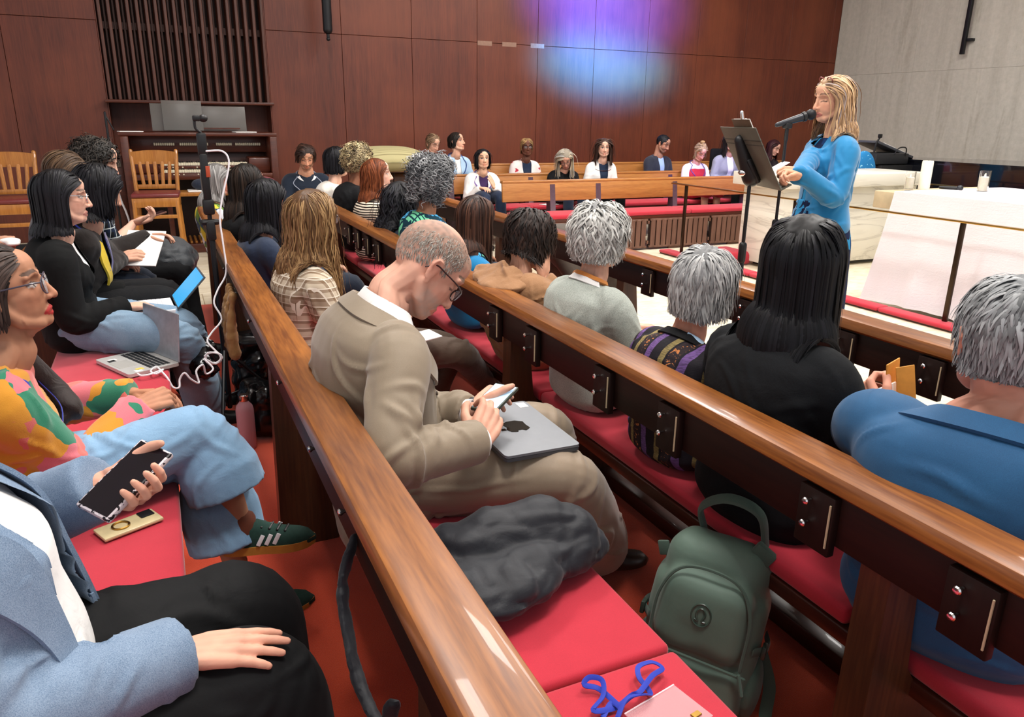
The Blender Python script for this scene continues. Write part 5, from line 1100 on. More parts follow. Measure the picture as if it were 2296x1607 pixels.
TEAL = cloth('teal_top', '0f78ad', .75, wr=.2); GREYB = cloth('grey_blazer', '8f9296', .85, wr=.2); SUITD = cloth('dark_suit', '2b2f38', .8, wr=.2); OLIVEC = cloth('olive_brown', '4a4138', .85, wr=.3); REDC = cloth('red_dress', 'b02030', .7, wr=.3); BRNT = cloth('brown_trousers', '46362a', .7, wr=.25); PINKT = cloth('pink_tights', 'a86a5c', .8, wr=.1); LBLUE = cloth('light_blue_shirt', 'a9c6e0', .8, wr=.3); PURP = cloth('purple_top', '3a2350', .8); IVJ = cloth('ivory_jacket', 'ddd9d0', .85, 700, .05, wr=.3); DBLUE = cloth('deep_blue_top', '14243e', .7)
def floral_knit():
    t = NT('floral_knit'); v = t.coord(); n1 = t.n('ShaderNodeTexNoise'); n1.inputs['Scale'].default_value = 9; n1.inputs['Detail'].default_value = 2; t.l(v, n1.inputs['Vector'])
    mx = t.n('ShaderNodeMix', data_type='VECTOR'); mx.inputs[0].default_value = .10; t.l(v, mx.inputs[4]); t.l(n1.outputs['Color'], mx.inputs[5])
    vo = t.n('ShaderNodeTexVoronoi'); vo.inputs['Scale'].default_value = 13; t.l(mx.outputs[1], vo.inputs['Vector']); sx = t.n('ShaderNodeSeparateColor'); t.l(vo.outputs['Color'], sx.inputs[0])
    t.base(t.ramp(sx.outputs[0], [(0, lin('c98a2e')), (.36, lin('cf6a62')), (.66, lin('2f7a5e')), (.86, lin('d2707a'))], 'CONSTANT')); t.bump(t.noise(v, 500, 2), .25, .003); return t.set(.95, 0, .15, sheen=.3)
def plaid(name, ground, c1, c2, sc=26):
    t = NT(name); v = t.coord(); s = t.n('ShaderNodeSeparateXYZ'); t.l(v, s.inputs[0]); out = None
    def band(sock, f, th): return t.math('GREATER_THAN', t.math('FRACT', t.math('MULTIPLY', sock, f), 0), th)
    a = band(t.math('ADD', s.outputs[1], t.math('MULTIPLY', s.outputs[0], .7)), sc, .55); b = band(s.outputs[2], sc, .55); c = t.mix(t.math('MULTIPLY', a, .6), lin(ground), lin(c1)); c = t.mix(t.math('MULTIPLY', b, .6), c, lin(c1))
    d = band(t.math('ADD', s.outputs[1], t.math('MULTIPLY', s.outputs[0], .7)), sc, .9); e = band(s.outputs[2], sc, .9); c = t.mix(t.math('MAXIMUM', d, e), c, lin(c2)); t.base(c); t.bump(t.noise(v, 600, 2), .2, .003); return t.set(.85, 0, .2)
def hstripe(name, c1, c2, f=62, axis=2):
    t = NT(name); v = t.coord(); s = t.n('ShaderNodeSeparateXYZ'); t.l(v, s.inputs[0]); n_ = t.noise(v, 6, 2)
    fr_ = t.math('FRACT', t.math('ADD', t.math('MULTIPLY', s.outputs[axis], f), t.math('MULTIPLY', n_, .8)), 0); t.base(t.mix(t.math('GREATER_THAN', fr_, .52), lin(c1), lin(c2))); return t.set(.9, 0, .15)
def patches(name, stops, scale=11, dist=.08, rough=.85, edge=None):
    t = NT(name); v = t.coord(); n1 = t.n('ShaderNodeTexNoise'); n1.inputs['Scale'].default_value = 7; t.l(v, n1.inputs['Vector']); mx = t.n('ShaderNodeMix', data_type='VECTOR'); mx.inputs[0].default_value = dist; t.l(v, mx.inputs[4]); t.l(n1.outputs['Color'], mx.inputs[5])
    vo = t.n('ShaderNodeTexVoronoi'); vo.inputs['Scale'].default_value = scale; t.l(mx.outputs[1], vo.inputs['Vector']); sx = t.n('ShaderNodeSeparateColor'); t.l(vo.outputs['Color'], sx.inputs[0]); c = t.ramp(sx.outputs[0], stops, 'CONSTANT')
    if edge:
        ve = t.n('ShaderNodeTexVoronoi', feature='DISTANCE_TO_EDGE'); ve.inputs['Scale'].default_value = scale; t.l(mx.outputs[1], ve.inputs['Vector']); c = t.mix(t.math('LESS_THAN', ve.outputs['Distance'], .07), c, lin(edge))
        w = t.n('ShaderNodeTexWave'); w.inputs['Scale'].default_value = 16; w.inputs['Distortion'].default_value = 3; t.l(v, w.inputs['Vector']); c = t.mix(t.math('LESS_THAN', w.outputs['Fac'], .22), c, lin(edge))
    t.base(c); return t.set(rough, 0, .2)
def embroidered():
    t = NT('embroidered_stripes'); v = t.coord((1, 1, 1), (RAD(0), 0, 0)); s = t.n('ShaderNodeSeparateXYZ'); t.l(v, s.inputs[0]); n_ = t.noise(v, 5, 2); u = t.math('FRACT', t.math('ADD', t.math('MULTIPLY', s.outputs[1], 8.0), t.math('MULTIPLY', n_, .25)), 0)
    base = t.ramp(u, [(0, lin('16121a')), (.16, lin('6d4f8a')), (.34, lin('15121a')), (.40, lin('2a1f22')), (.66, lin('141016')), (.72, lin('8a7a4c')), (.88, lin('16121a'))], 'CONSTANT')
    w = t.noise(t.coord((8, 8, 120)), 6, 3, .6); f2 = t.noise(v, 42, 3, .5, 2.5); c = t.mix(t.ramp(w, [(.45, (0, 0, 0)), (.6, (.6, .6, .6))]), base, lin('19151c')); inb = t.math('MULTIPLY', t.math('GREATER_THAN', u, .40), t.math('LESS_THAN', u, .66))
    c = t.mix(t.math('MULTIPLY', inb, t.math('GREATER_THAN', f2, .60)), c, lin('b5713f')); t.base(c); t.bump(w, .4, .003); return t.set(.8, 0, .3)
FLORAL = floral_knit(); PLAIDK = plaid('brown_plaid', 'c2b49e', '6e5138', 'ddd3c2', 30); DKPLAID = plaid('dark_check', '14181c', '1b2a44', 'b9c2c4', 17); STRIPE = hstripe('cream_stripe', 'd8ccb8', '2a2320', 58); EMB = embroidered()
LEAFP = patches('leaf_print', [(0, lin('4aa0d0')), (.35, lin('6fc49a')), (.7, lin('3a8cc4'))], 10, .1, edge='0d3240'); FLOWERW = patches('white_red_print', [(0, lin('e6dcd8')), (.72, lin('b83a48')), (.86, lin('e9e2de')), (.95, lin('7a5a52'))], 22, .12); DRESSP = patches('blue_leaf_dress', [(0, lin('0e1c3c')), (.5, lin('10305c')), (.62, lin('2b86b8')), (.9, lin('0e1c3c'))], 16, .15); FLOW2 = patches('garden_print', [(0, lin('5d7a3a')), (.3, lin('c9ccd0')), (.6, lin('38465a')), (.85, lin('c8b83a'))], 18, .1)
BLK = ['0b0b0d', '17171b', '222227']; BLK2 = ['0c0a0a', '1d1815', '2b231e']; DBR = ['1a100c', '2e1c15', '402a20']; BLACKS = plain('black_shoe', '141416', .4, vary=.1)
ROW0, ROW1, ROW2 = -.40, .52, 1.405
SZ = .575
def hipat(row, y, z=SZ): return A(row, y, z)

# ---- man in tan suit -------------------------------------------------------------------
hd = P(960, 600, X=.635)
p = Person('man in tan suit with glasses bowed over his phone, closed laptop on lap', hd, (.53, 1.90, .565), 2, -6, 47, -4, 1.04, True, 'd2a08a', 0, 1.02, slouch=.055, nb=(.505, 1.885, 1.015))
p.hand(-1, P(1072, 990, Z=.745), A(.62, .62, .42), A(.40, -.50, .72), 'type', A(-.5, -.9, -.7)); p.hand(1, P(1050, 925, Z=.735), A(.66, .50, .16), A(-.3, .8, .6), 'cup', A(-.3, .8, -.8))
p.leg(-1, P(1285, 1068, Z=.585), P(1340, 1225, Z=.13), (.95, -.05, -.05)); p.leg(1, P(1235, 955, Z=.60), A(1.08, 2.02, .12), (.95, .1, -.05))
p.body(brow=lin('6a5648'), eyes='closed', beard=lin('a89a90'), buzz=lin('6d6258'), face=(1.03, 1.02, 1.04), neckw=1.0)
p.hair(['6d655c', '8b847b', 'a9a39a', '5b5248'], 2600, .016, 2, .0011, (0, .0, -.03), .0015, cut=None, jit=.25, seed=3, cap=False, mask=lambda q: (q[:, 2]+.55*np.maximum(0, -q[:, 0]) < .112) & (q[:, 0] < .066) & (q[:, 2] > .012-.6*np.maximum(0, -q[:, 0]-.02)), flat=.8, lineshift=.0)
jk = p.top(TAN, 'suit_jacket', .022, 1.0, -.20, amp=.0062, fat=1.02, wristr=.038, fr=6, seed=4, vox=.0075, t1=.985, smooth=4, extra=[ellip((.40, 1.83, .50), (.075, .17, .10)), ellip((.375, 1.78, .46), (.05, .12, .07))])
p.strip('shirt_collar', [(100, .985), (140, 1.01), (180, 1.02), (220, 1.01), (262, .985), (300, .955), (330, .93)], [(100, 1.07), (140, 1.085), (180, 1.09), (220, 1.085), (262, 1.07), (300, 1.045), (330, 1.0)], WHITEC, .008, .005)
p.strip('jacket_collar', [(66, .985), (92, .95), (140, .955), (180, .96), (220, .955), (268, .945), (298, .945)], [(66, .99), (92, 1.005), (140, 1.03), (180, 1.04), (220, 1.03), (268, 1.005), (300, .955)], TAN, .024, .008)
p.strip('lapel', [(300, .97), (322, .86), (338, .70), (352, .50)], [(286, .93), (296, .82), (318, .68), (350, .50)], TAN, .030, .007); p.strip('lapel', [(60, .97), (38, .86), (22, .70), (8, .50)], [(74, .93), (64, .82), (42, .68), (10, .50)], TAN, .030, .007)
for t_ in (.46, .30): put('button', ellip(p.tp(346, t_, .028), (.011, .011, .006), p.Rh@np.eye(3), 8, 10), plain('horn_button', '4a4036', .4), jk)
for k in (1, -1):
    d_ = nrm(p.wr[k]-p.el[k]); put('shirt_cuff', tube([p.wr[k]-d_*.02, p.wr[k]+d_*.012], [.039, .037], 18, round_ends=False), WHITEC, p.root)
put('watch', cat(tube([p.wr[1]+p.hd[1][0]*.012, p.wr[1]+p.hd[1][0]*.030], .033, 16, round_ends=False), box(p.wr[1]+p.hd[1][0]*.02+p.hd[1][1]*.027, (.036, .036, .012), .006)), plain('watch_black', '22242a', .35), p.root)
p.trousers(TANP, ease=.014, hem=.092, amp=.0060, fr=7, fat=.98, vox=.008, knee=.066); p.shoes(plain('brown_shoe', '3a241a', .35)); p.glasses(TORT, .021)
ph = thing('phone', 'phone with bright screen in the tan-suited man\'s hands', 'phone', P(1115, 893, Z=.775)); c = P(1110, 893, Z=.775); Rp = np.column_stack([nrm(A(.75, .62, .15)), nrm(A(-.6, .78, 0)), nrm(np.cross(nrm(A(.75, .62, .15)), nrm(A(-.6, .78, 0))))])
put('case', box(c, (.15, .074, .010), .003, Rp), plain('phone_case_dark', '3c4238', .4), ph); put('screen', box(c+Rp[:, 2]*.0055, (.138, .066, .001), 0, Rp), plain('phone_screen', 'b9d4e6', .2, emit=lin('9cc4e2'), es=.5), ph)
# ---- woman in plaid, long light brown hair --------------------------------------------------
hd = P(702, 492, X=.55); p = Person('woman with long light brown hair in brown checked short-sleeved dress', hd, hipat(ROW1, hd[1]-.02), 8, 34, 2, 0, .97, False, 'd7a48c', 0)
p.leg(-1, P(1030, 790, Z=.60), P(1098, 868, Z=.30), (.9, .25, -.25)); p.leg(1, P(1015, 775, Z=.56), A(1.0, hd[1]+.05, .1)); p.hand(-1, hd*A(0, 1, 0)+A(.80, -.12, .70), A(.8, .5, 0), A(0, -.2, 1)); p.hand(1, hd*A(0, 1, 0)+A(.82, .06, .70), A(.9, -.3, 0))
p.body(bare_arms=True); p.top(PLAIDK, 'dress', .010, .26, -.12, amp=.003, fat=1.12, seed=7, extra=[ellip(p.sh[k_]+(p.el[k_]-p.sh[k_])*.10, (.072, .07, .072)) for k_ in (1, -1)]); p.trousers(BRNT, 'tights', .004, .045, .003); p.shoes(BLACKS, BLACKS)
p.hair(['4a3320', '6b4c30', '8a6a46', 'a5845a', '5b4028'], 4200, .50, 20, 0.0030, (0, .08, -.055), .022, curl=(.007, 5), seed=5, mat=HAIRG, capcol='523a26', jit=.07, lenvar=.18); p.glasses(TORT)
q = P(955, 752, Z=.70); solo('paper_slip', box(q, (.10, .08, .006), .002, Rz(.4)@Rx(.15)), PAPER, 'folded white paper on the lap of the woman in brown checks', 'paper')
# ---- far end of the same pew
hd = P(600, 452, X=.51); p = Person('woman with smooth black bob and dark blue blouse, left of the checked dress', hd, hipat(ROW1, hd[1]), 5, 26, 8, 0, .96, False, 'cf9f88', 1)
p.body(); p.top(cloth('slate_blue', '1e2a40', wr=.3), 'blouse', .014, seed=8); p.trousers(NAVY); p.shoes(BLACKS); p.hair(BLK, 1360, .30, 14, 0.0054, (0, .08, -.06), .022, cut=-.20, seed=6, mat=HAIRG, capcol='0b0b0d', jit=.05)
hd = P(556, 412, X=.49); p = Person('woman with dark hair and black top behind the black bob', hd, hipat(ROW1, hd[1]), 5, 20, 6, 0, .98, False, 'd3a38d', 1)
p.body(); p.top(BLACKC, 'top', .014, seed=9); p.trousers(BLACKC); p.shoes(BLACKS); p.hair(['14100e', '241c18', '33271f'], 1360, .32, 14, 0.0054, (0, .06, -.06), .016, cut=-.26, seed=7, mat=HAIRG, capcol='15110f', jit=.05)
hd = P(487, 402, Y=6.15); p = Person('grey-haired woman in flowered blouse at the end of the pew', hd, A(hd[0], 6.15, .52), 8, -2, 12, 0, .92, False, 'c98f78', 1)
p.body(); p.top(FLOW2, 'blouse', .014, seed=10); p.trousers(NAVY); p.shoes(BLACKS); p.hair(['5a5856', '7a7876', '9a9896'], 1190, .26, 12, 0.0050, (0, .07, -.05), .014, cut=-.20, seed=8, jit=.06, capcol='5c5a58')

# ---- second pew -----------------------------------------------------------------------------
hd = P(1345, 533, X=1.41); p = Person('grey-haired woman in light grey tweed jacket, seen from behind', hd, hipat(ROW2, hd[1]), 8, 26, 2, 0, .97, False, 'd0a08a', 0, nl=.84)
p.body(); p.top(TWEED, 'jacket', .016, seed=11, fat=1.05); p.trousers(BLACKC); p.shoes(BLACKS); p.strip('shirt_collar', [(110, .99), (150, 1.0), (180, 1.005), (210, 1.0), (250, .99)], [(110, 1.05), (150, 1.06), (180, 1.065), (210, 1.06), (250, 1.05)], WHITEC, .014, .006)
p.strip('neck_scarf', [(120, 1.045), (180, 1.06), (240, 1.045), (275, 1.03)], [(120, 1.08), (180, 1.10), (240, 1.08), (275, 1.06)], cloth('orange_scarf', 'c07a3a', wr=.4), .016, .010)
p.hair(['9f9e9a', 'b9b8b3', 'cbcac4', '8b8a87', 'bdbcb8'], 3200, .085, 9, 0.0036, (0, -.02, -.045), .024, curl=(.008, 8), nape=.55, seed=9, jit=.16, bump=.005, capcol='767676', layer=.75, inflate=.0, grav=.85)
hd = P(1578, 640, X=1.45); p = Person('woman with tousled grey bob in black jacket with purple embroidered stripes', hd, hipat(ROW2, hd[1]), 5, 20, 8, 8, .93, False, 'c88a72', 0)
p.body(); p.top(EMB, 'jacket', .018, seed=12, fat=1.08); p.trousers(BLACKC); p.shoes(BLACKS); p.strip('collar', [(90, .97), (135, .99), (180, 1.0), (225, .99), (270, .97)], [(90, 1.05), (135, 1.07), (180, 1.08), (225, 1.07), (270, 1.05)], BLACKC, .016, .010)
p.strip('shirt_collar', [(215, 1.04), (245, 1.03), (270, 1.01), (290, .99)], [(215, 1.09), (245, 1.08), (270, 1.06), (290, 1.03)], LBLUE, .018, .005); p.hair(['838485', '9fa0a0', 'b6b6b4', '737475'], 3200, .12, 10, 0.0034, (.0, -.03, -.06), .016, curl=(.004, 6), seed=10, jit=.10, bump=.004, cut=-.095, capcol='6c6d6e', layer=.7, nape=.5, back=-.2); p.glasses(TORT)
hd = P(1800, 592, X=1.44); p = Person('woman with long sleek black hair in black jacket, seen from behind', hd, hipat(ROW2, hd[1]+.0), 6, 32, 2, 0, 1.0, False, 'd3a78f', 0, wide=1.04)
p.body(); p.top(cloth('black_linen', '07080a', .9, 500, .25, .0, c2='121519', wr=.25), 'jacket', .018, seed=13, fat=1.08, t0=-.22); p.skirt(BLACKC, amp=.005); p.shoes(BLACKS); p.hair(['08080a', '101013', '1a1a1e'], 2890, .36, 18, 0.0042, (0, .08, -.06), .022, cut=-.235, seed=11, mat=HAIRG, capcol='0a0a0c', jit=.03, lenvar=.1)
hd = P(2258, 764, X=1.44); p = Person('grey-haired man in blue blazer cut by the right edge', hd, hipat(ROW2, hd[1]-.02), 20, 56, 4, 0, 1.06, True, 'c58c76', 0, wide=1.04, nl=.78)
p.hand(1, P(1975, 935, X=1.75), A(.2, .75, .55), A(-.8, .5, .1), 'grip', A(-.3, .7, -.6)); p.leg(1, A(1.82, hd[1]+.22, .58), A(1.9, hd[1]+.2, .1)); p.body(); p.top(NAVB, 'blazer', .022, seed=14, fat=1.1, t0=-.30, vox=.009, t1=.98)
p.strip('collar', [(90, .93), (140, .945), (180, .95), (220, .945), (270, .93)], [(90, 1.0), (140, 1.03), (180, 1.035), (220, 1.03), (270, 1.0)], NAVB, .024, .009); p.trousers(cloth('blue_trousers', '1c3a5c', wr=.3), ease=.012, hem=.09); p.shoes(BLACKS)
p.hair(['6d6f70', '85888a', '9b9d9e', '5c5f60'], 3000, .062, 8, 0.0032, (0, -.02, -.06), .008, curl=(.003, 8), seed=12, jit=.12, bump=.003, capcol='66696b', layer=.7, nape=.45)
q = P(1985, 925, X=1.80); pg = thing('programme', 'orange and white folded programme held beside the blue blazer', 'leaflet', q)
ORNG = plain('orange_card', 'd08a34', .7); Rq = Rz(RAD(30))@Ry(RAD(12)); put('page', box(q+A(.0, .0, .0), (.005, .075, .17), .001, Rz(RAD(88))@Ry(RAD(0))@Rx(RAD(-12))), PAPER, pg); put('cover', box(q+A(.03, .015, .06), (.004, .06, .18), .001, Rz(RAD(98))@Rx(RAD(-12))), ORNG, pg); put('cover', box(q+A(.035, -.03, .055), (.004, .05, .18), .001, Rz(RAD(62))@Rx(RAD(-12))), ORNG, pg)
hd = P(1190, 535, X=1.40); p = Person('woman in brown hooded jacket resting her face on her hand', hd, hipat(ROW2, hd[1]+.03), 6, 0, 24, -6, .97, False, 'd2a188', 0, slouch=.06, nl=.8)
p.hand(-1, p.H(.088, -.070, -.150), p.Rh@A(-.10, .12, 1), p.Rh@A(.65, -.75, 0), 'flat', A(.3, -.6, -1)); p.body(); p.top(BROWN, 'jacket', .022, seed=15, fat=1.15, amp=.006, t0=-.30)
p.strip('hood', [(70, 1.0, .0), (105, 1.03, .0), (140, 1.05, .006), (180, 1.06, .010), (220, 1.05, .006), (255, 1.03, .0), (290, 1.0, .0)], [(72, .95, .008), (100, .90, .022), (140, .84, .034), (185, .78, .036), (225, .84, .034), (258, .92, .022), (288, .96, .006)], BROWN, .020, .026, wr=.008)
p.trousers(BLACKC); p.shoes(BLACKS); p.hair(['140e0c', '1c1310', '2a1d18', '33251f'], 2400, .14, 11, 0.0042, (0, -.01, -.05), .020, curl=(.006, 7), seed=13, jit=.10, bump=.004, capcol='1c1310', cut=-.125, nape=.6)
hd = P(1068, 492, X=1.42); p = Person('woman with straight brown hair and bright blue top', hd, hipat(ROW2, hd[1]), 8, 26, 18, 0, .95, False, 'cf9a82', 1)
p.body(); p.top(TEAL, 'top', .012, seed=16); p.trousers(NAVY); p.shoes(BLACKS); p.hair(['1f1512', '33221c', '472f26', '5a3c2e'], 1870, .36, 16, 0.0043, (0, .08, -.05), .014, cut=-.24, seed=14, mat=HAIRG, capcol='271a16', jit=.05)
hd = P(975, 405, X=1.43); p = Person('woman with bushy grey curls in blue and green leaf print', hd, hipat(ROW2, hd[1]), 6, 0, 16, 0, 1.0, False, 'a5745a', 0)
p.body(lips=lin('8a4a40'), eyes='closed'); p.top(LEAFP, 'dress', .014, seed=17, t1=.99); p.trousers(NAVY); p.shoes(BLACKS); p.hair(['26272a', '4a4b4e', '77787a', 'a9aaab', '1d1d20'], 2550, .15, 16, 0.0030, (0, .0, -.03), .040, curl=(.016, 26), seed=15, jit=.26, bump=.010, capcol='2a2a2d', layer=.8, inflate=.004, grav=.5, lineshift=.010, mask=lambda q: q[:, 0] < .048)
hd = P(898, 452, X=1.36); p = Person('woman with long wavy black hair between the auburn and grey curly heads', hd, hipat(ROW2, hd[1]), 6, 20, 14, 0, .95, False, 'b98a70', 1)
p.body(); p.top(NAVY, 'top', .014, seed=18); p.trousers(NAVY); p.shoes(BLACKS); p.hair(['0c0c0f', '17171c', '24242b'], 1700, .42, 18, 0.0043, (0, .06, -.05), .022, curl=(.012, 8), seed=16, jit=.16, capcol='0e0e11', bump=.004)
hd = P(846, 392, X=1.45); p = Person('woman with auburn hair in cream striped top, turned to the right', hd, hipat(ROW2, hd[1]), 0, -8, -4, 0, .98, False, 'e0b6a2', 1)
p.body(lips=lin('c08078'), brow=lin('6a4530')); p.top(STRIPE, 'top', .012, seed=19); p.skirt(STRIPE); p.shoes(BLACKS); p.hair(['4a2414', '6b3820', '8a4c2c', '5b2e1a'], 1530, .30, 14, 0.0043, (0, .08, -.05), .014, cut=-.19, curl=(.004, 6), seed=17, jit=.07, mat=HAIRG, capcol='57301c')
hd = P(803, 360, X=1.45); p = Person('person with short blond-tipped curls and black top', hd, hipat(ROW2, hd[1]), 4, 24, 2, 0, 1.03, True, '8a5a42', 1)
p.body(); p.top(BLACKC, 'sweater', .014, seed=20); p.trousers(BLACKC); p.shoes(BLACKS); p.hair(['3a2a1c', '7a6648', 'a8946c', 'c4b48c', '241a12'], 1530, .075, 9, 0.0040, (0, .0, -.03), .022, curl=(.011, 30), seed=18, jit=.35, bump=.008, capcol='33261a', grav=.3, inflate=.0, mask=lambda q: q[:, 2] > .0-.4*np.maximum(0, -q[:, 0]))
hd = P(757, 362, X=1.42); p = Person('person with sleek short black hair and ivory jacket', hd, hipat(ROW2, hd[1]), 0, 12, 6, 0, 1.0, True, 'd8ab95', 1)
p.body(); p.top(IVJ, 'jacket', .016, seed=21); p.trousers(NAVY); p.shoes(BLACKS); p.hair(BLK, 1360, .17, 11, 0.0047, (0, .06, -.05), .018, cut=-.09, seed=19, mat=HAIRG, jit=.05, capcol='0c0c0e')
# front pew: someone bent forward
p = Person('person in olive brown jacket bent far forward in the front pew', A(2.62, 4.35, .86), A(2.48, 4.55, .56), -50, -50, 70, 0, 1.0, True, 'c99a82', 1, slouch=.16)
p.body(); p.top(OLIVEC, 'jacket', .022, seed=22, t0=-.25); p.trousers(cloth('grey_olive', '4c483c', wr=.3)); p.shoes(BLACKS); p.hair(BLK2, 500, .06, 6, .005, (0, 0, -.04), .01, seed=20)
# ---- left pew -------------------------------------------------------------------------------
c = P(283, 1075, Y=1.40); u_ = nrm(P(348, 1012, Y=1.43)-P(222, 1140, Y=1.36)); n_ = nrm(A(-.55, -.62, .56)); n_ = nrm(n_-u_*(n_@u_)); Rp = np.column_stack([u_, np.cross(n_, u_), n_])
v_ = Rp[:, 1]*(1 if Rp[0, 1] > 0 else -1)
hd = A(-.40, 1.20, 1.22); p = Person('person in blue linen blazer and white shirt at bottom left, phone in hand', hd, A(-.31, 1.20, .575), 2, 4, 10, 0, 1.04, False, 'dba58e', 0, wide=1.10, bust=1.25, belly=.03, slouch=.0)
p.hand(-1, P(402, 1468, Z=.665), A(.97, -.02, -.12), A(.05, -.12, 1), 'flat', A(-.4, -.5, -.9)); p.hand(1, c-v_*.058-n_*.026-u_*.020, v_+u_*.22, -n_, 'cup', A(-.5, .6, -.8))
p.leg(-1, P(590, 1530, Z=.54), A(.13, 1.13, .1)); p.leg(1, P(555, 1365, Z=.535), A(.12, 1.42, .1)); p.body()
V_ = [(-.2, .12, 0), (.1, .115, 0), (.35, .10, 0), (.6, .075, 0), (.85, .055, 0), (1.1, .05, 0)]
p.top(LINEN, 'blazer', .024, 1.0, -.30, opening=V_, amp=.0055, fat=1.22, wristr=.046, fr=6, seed=31, vox=.008, t1=.99); p.top(WHITEC, 'shirt', .008, 0, -.12, amp=.004, seed=32, t1=1.0, fr=9); p.facing(V_, LINEN, .030, (-.06, .0, .06, .12, .18), .03)
for s_ in (1, -1):
    sg = lambda a: a if s_ > 0 else 360-a
    p.strip('lapel', [(sg(58), .98), (sg(31), .86), (sg(24), .66), (sg(28), .40), (sg(31), .12), (sg(31), -.06)], [(sg(76), .95), (sg(66), .84), (sg(56), .66), (sg(44), .40), (sg(39), .12), (sg(38), -.06)], LINEN, .034, .008)
p.trousers(cloth('black_trousers', '0a0b0d', .8, 700, .2, .0, wr=.2), ease=.014, hem=.09, amp=.004, fat=1.12, vox=.009, knee=.08); p.shoes(BLACKS); p.hair(['5a4030', '7a5a42', '3c2a20'], 1190, .34, 14, 0.0043, (0, .06, -.05), .014, seed=31, jit=.07)
ph = thing('phone', 'large dark phone in a cow-spotted case held by the blue-blazered person', 'phone', c)
def cowspot():
    t = NT('cow_print'); t.base(t.ramp(t.noise(t.coord(), 90, 2), [(.52, lin('cfc4c8')), (.54, lin('1b1a20'))], 'CONSTANT')); return t.set(.4)
put('case', box(c, (.158, .078, .013), .004, Rp), cowspot(), ph); put('screen', box(c+Rp[:, 2]*.0066, (.148, .069, .0012), 0, Rp), plain('dark_screen', '0b0d16', .08, 0, .7), ph)
q = P(290, 1180, Z=.476); gp = thing('phone', 'cream-backed phone with camera bump lying on the red cushion', 'phone', q); Rg = Rz(RAD(25)); put('case', box(q+A(0, 0, .005), (.15, .074, .010), .004, Rg), plain('cream_case', 'c8b88e', .3), gp); put('camera_bump', box(q+Rg@A(.05, .015, .011), (.035, .034, .005), .003, Rg), BLACKP, gp); put('ring', tube([q+Rg@A(.02*math.cos(a)-.02, .02*math.sin(a), .012) for a in np.linspace(0, 2*PI, 20)], .003, 6), BRASS, gp)
# woman in flowered sweater
hd = P(2, 652, X=-.378); p = Person('woman with glasses and red lipstick in orange and green flowered sweater', hd, A(-.435, 2.12, .565), 6, 3, -9, 0, 1.0, False, 'b07e62', 0)
p.hand(-1, P(312, 912, Z=.705), A(.85, .45, .1), A(.1, -.5, .85), 'grip', A(-.3, -.5, -.9)); p.hand(1, P(300, 882, Z=.70), A(.85, -.35, 0), A(.2, .2, .9), 'relaxed', A(-.2, .8, -.7))
p.leg(-1, P(452, 962, Z=.635), P(541, 1168, Z=.345), (.93, -.20, .02)); p.leg(1, P(455, 1010, Z=.53), P(548, 1330, Z=.10), (.95, .05, 0))
p.body(lips=lin('b02a30'), brow=(.015, .01, .008), bare_legs=True); p.top(FLORAL, 'sweater', .018, 1.0, -.14, amp=.005, fat=1.15, seed=33, vox=.0085, wristr=.036); p.trousers(DENIM, 'jeans', .012, .112, .005, vox=.008, knee=.070, upto=.66)
GRN = plain('green_suede', '1c3b33', .9, vary=.15, scale=120); GUM = plain('gum_sole', 'b07c34', .5); p.shoes(GRN, GUM, .265)
for k in (-1, 1):
    o_, b_, d_, sd_, up_ = p.shoe[k]
    for i in range(3):
        for s_ in (-1, 1):
            w_ = .0385; put('stripe', (lambda V, F: (b_+V[:, :1]*d_+V[:, 1:2]*sd_+V[:, 2:]*up_, F))(*xf(box((0, 0, 0), (.012, .004, .034), .001), Ry(RAD(30))@Rx(RAD(s_*14)), (.108+i*.023, s_*w_, .034))), WHITEP, o_)
    put('heel_tab', (lambda V, F: (b_+V[:, :1]*d_+V[:, 1:2]*sd_+V[:, 2:]*up_, F))(*box((.004, 0, .06), (.03, .062, .026), .008)), plain('pink_tab', 'd9789a', .7), o_)
    put('lace', (lambda V, F: (b_+V[:, :1]*d_+V[:, 1:2]*sd_+V[:, 2:]*up_, F))(*cat(*[tube([(.112+i*.022, -.018, .066-i*.0065), (.120+i*.022, .018, .066-i*.0065)], .004, 6) for i in range(4)])), BLACKP, o_)
put('sock', tube([p.an[-1]+A(.005, 0, .0), p.an[-1]-A(0, 0, .045)], [.037, .041], 14), plain('brown_sock', '6a3a28', .9), p.root)
p.hair(['1c1411', '33251f', '4b3a33'], 2210, .20, 12, 0.0036, (0, .02, -.06), .006, back=2.0, seed=33, jit=.04, capcol='241a16', mask=lambda q: q[:, 1] < .2, cut=-.06)
put('ponytail', (lambda r_: r_)(remesh([tube(bez([p.H(-.08, .05, -.06), p.tp(70, .95, .05), p.tp(50, .76, .065), p.tp(36, .56, .07), p.tp(32, .42, .06)], 6), [.03]*5+[.044]*10+[.04]*6+[.02]*4, 12)], .008, 3)), cloth('dark_brown_hair', '1d1210', .6, 300, .3, wr=.5), p.root)
p.glasses(plain('grey_frames', '45404c', .3), .023); p.lanyard(BLUEL, .16, .036, WHITEP, .010, (62, 42, 22, 8))
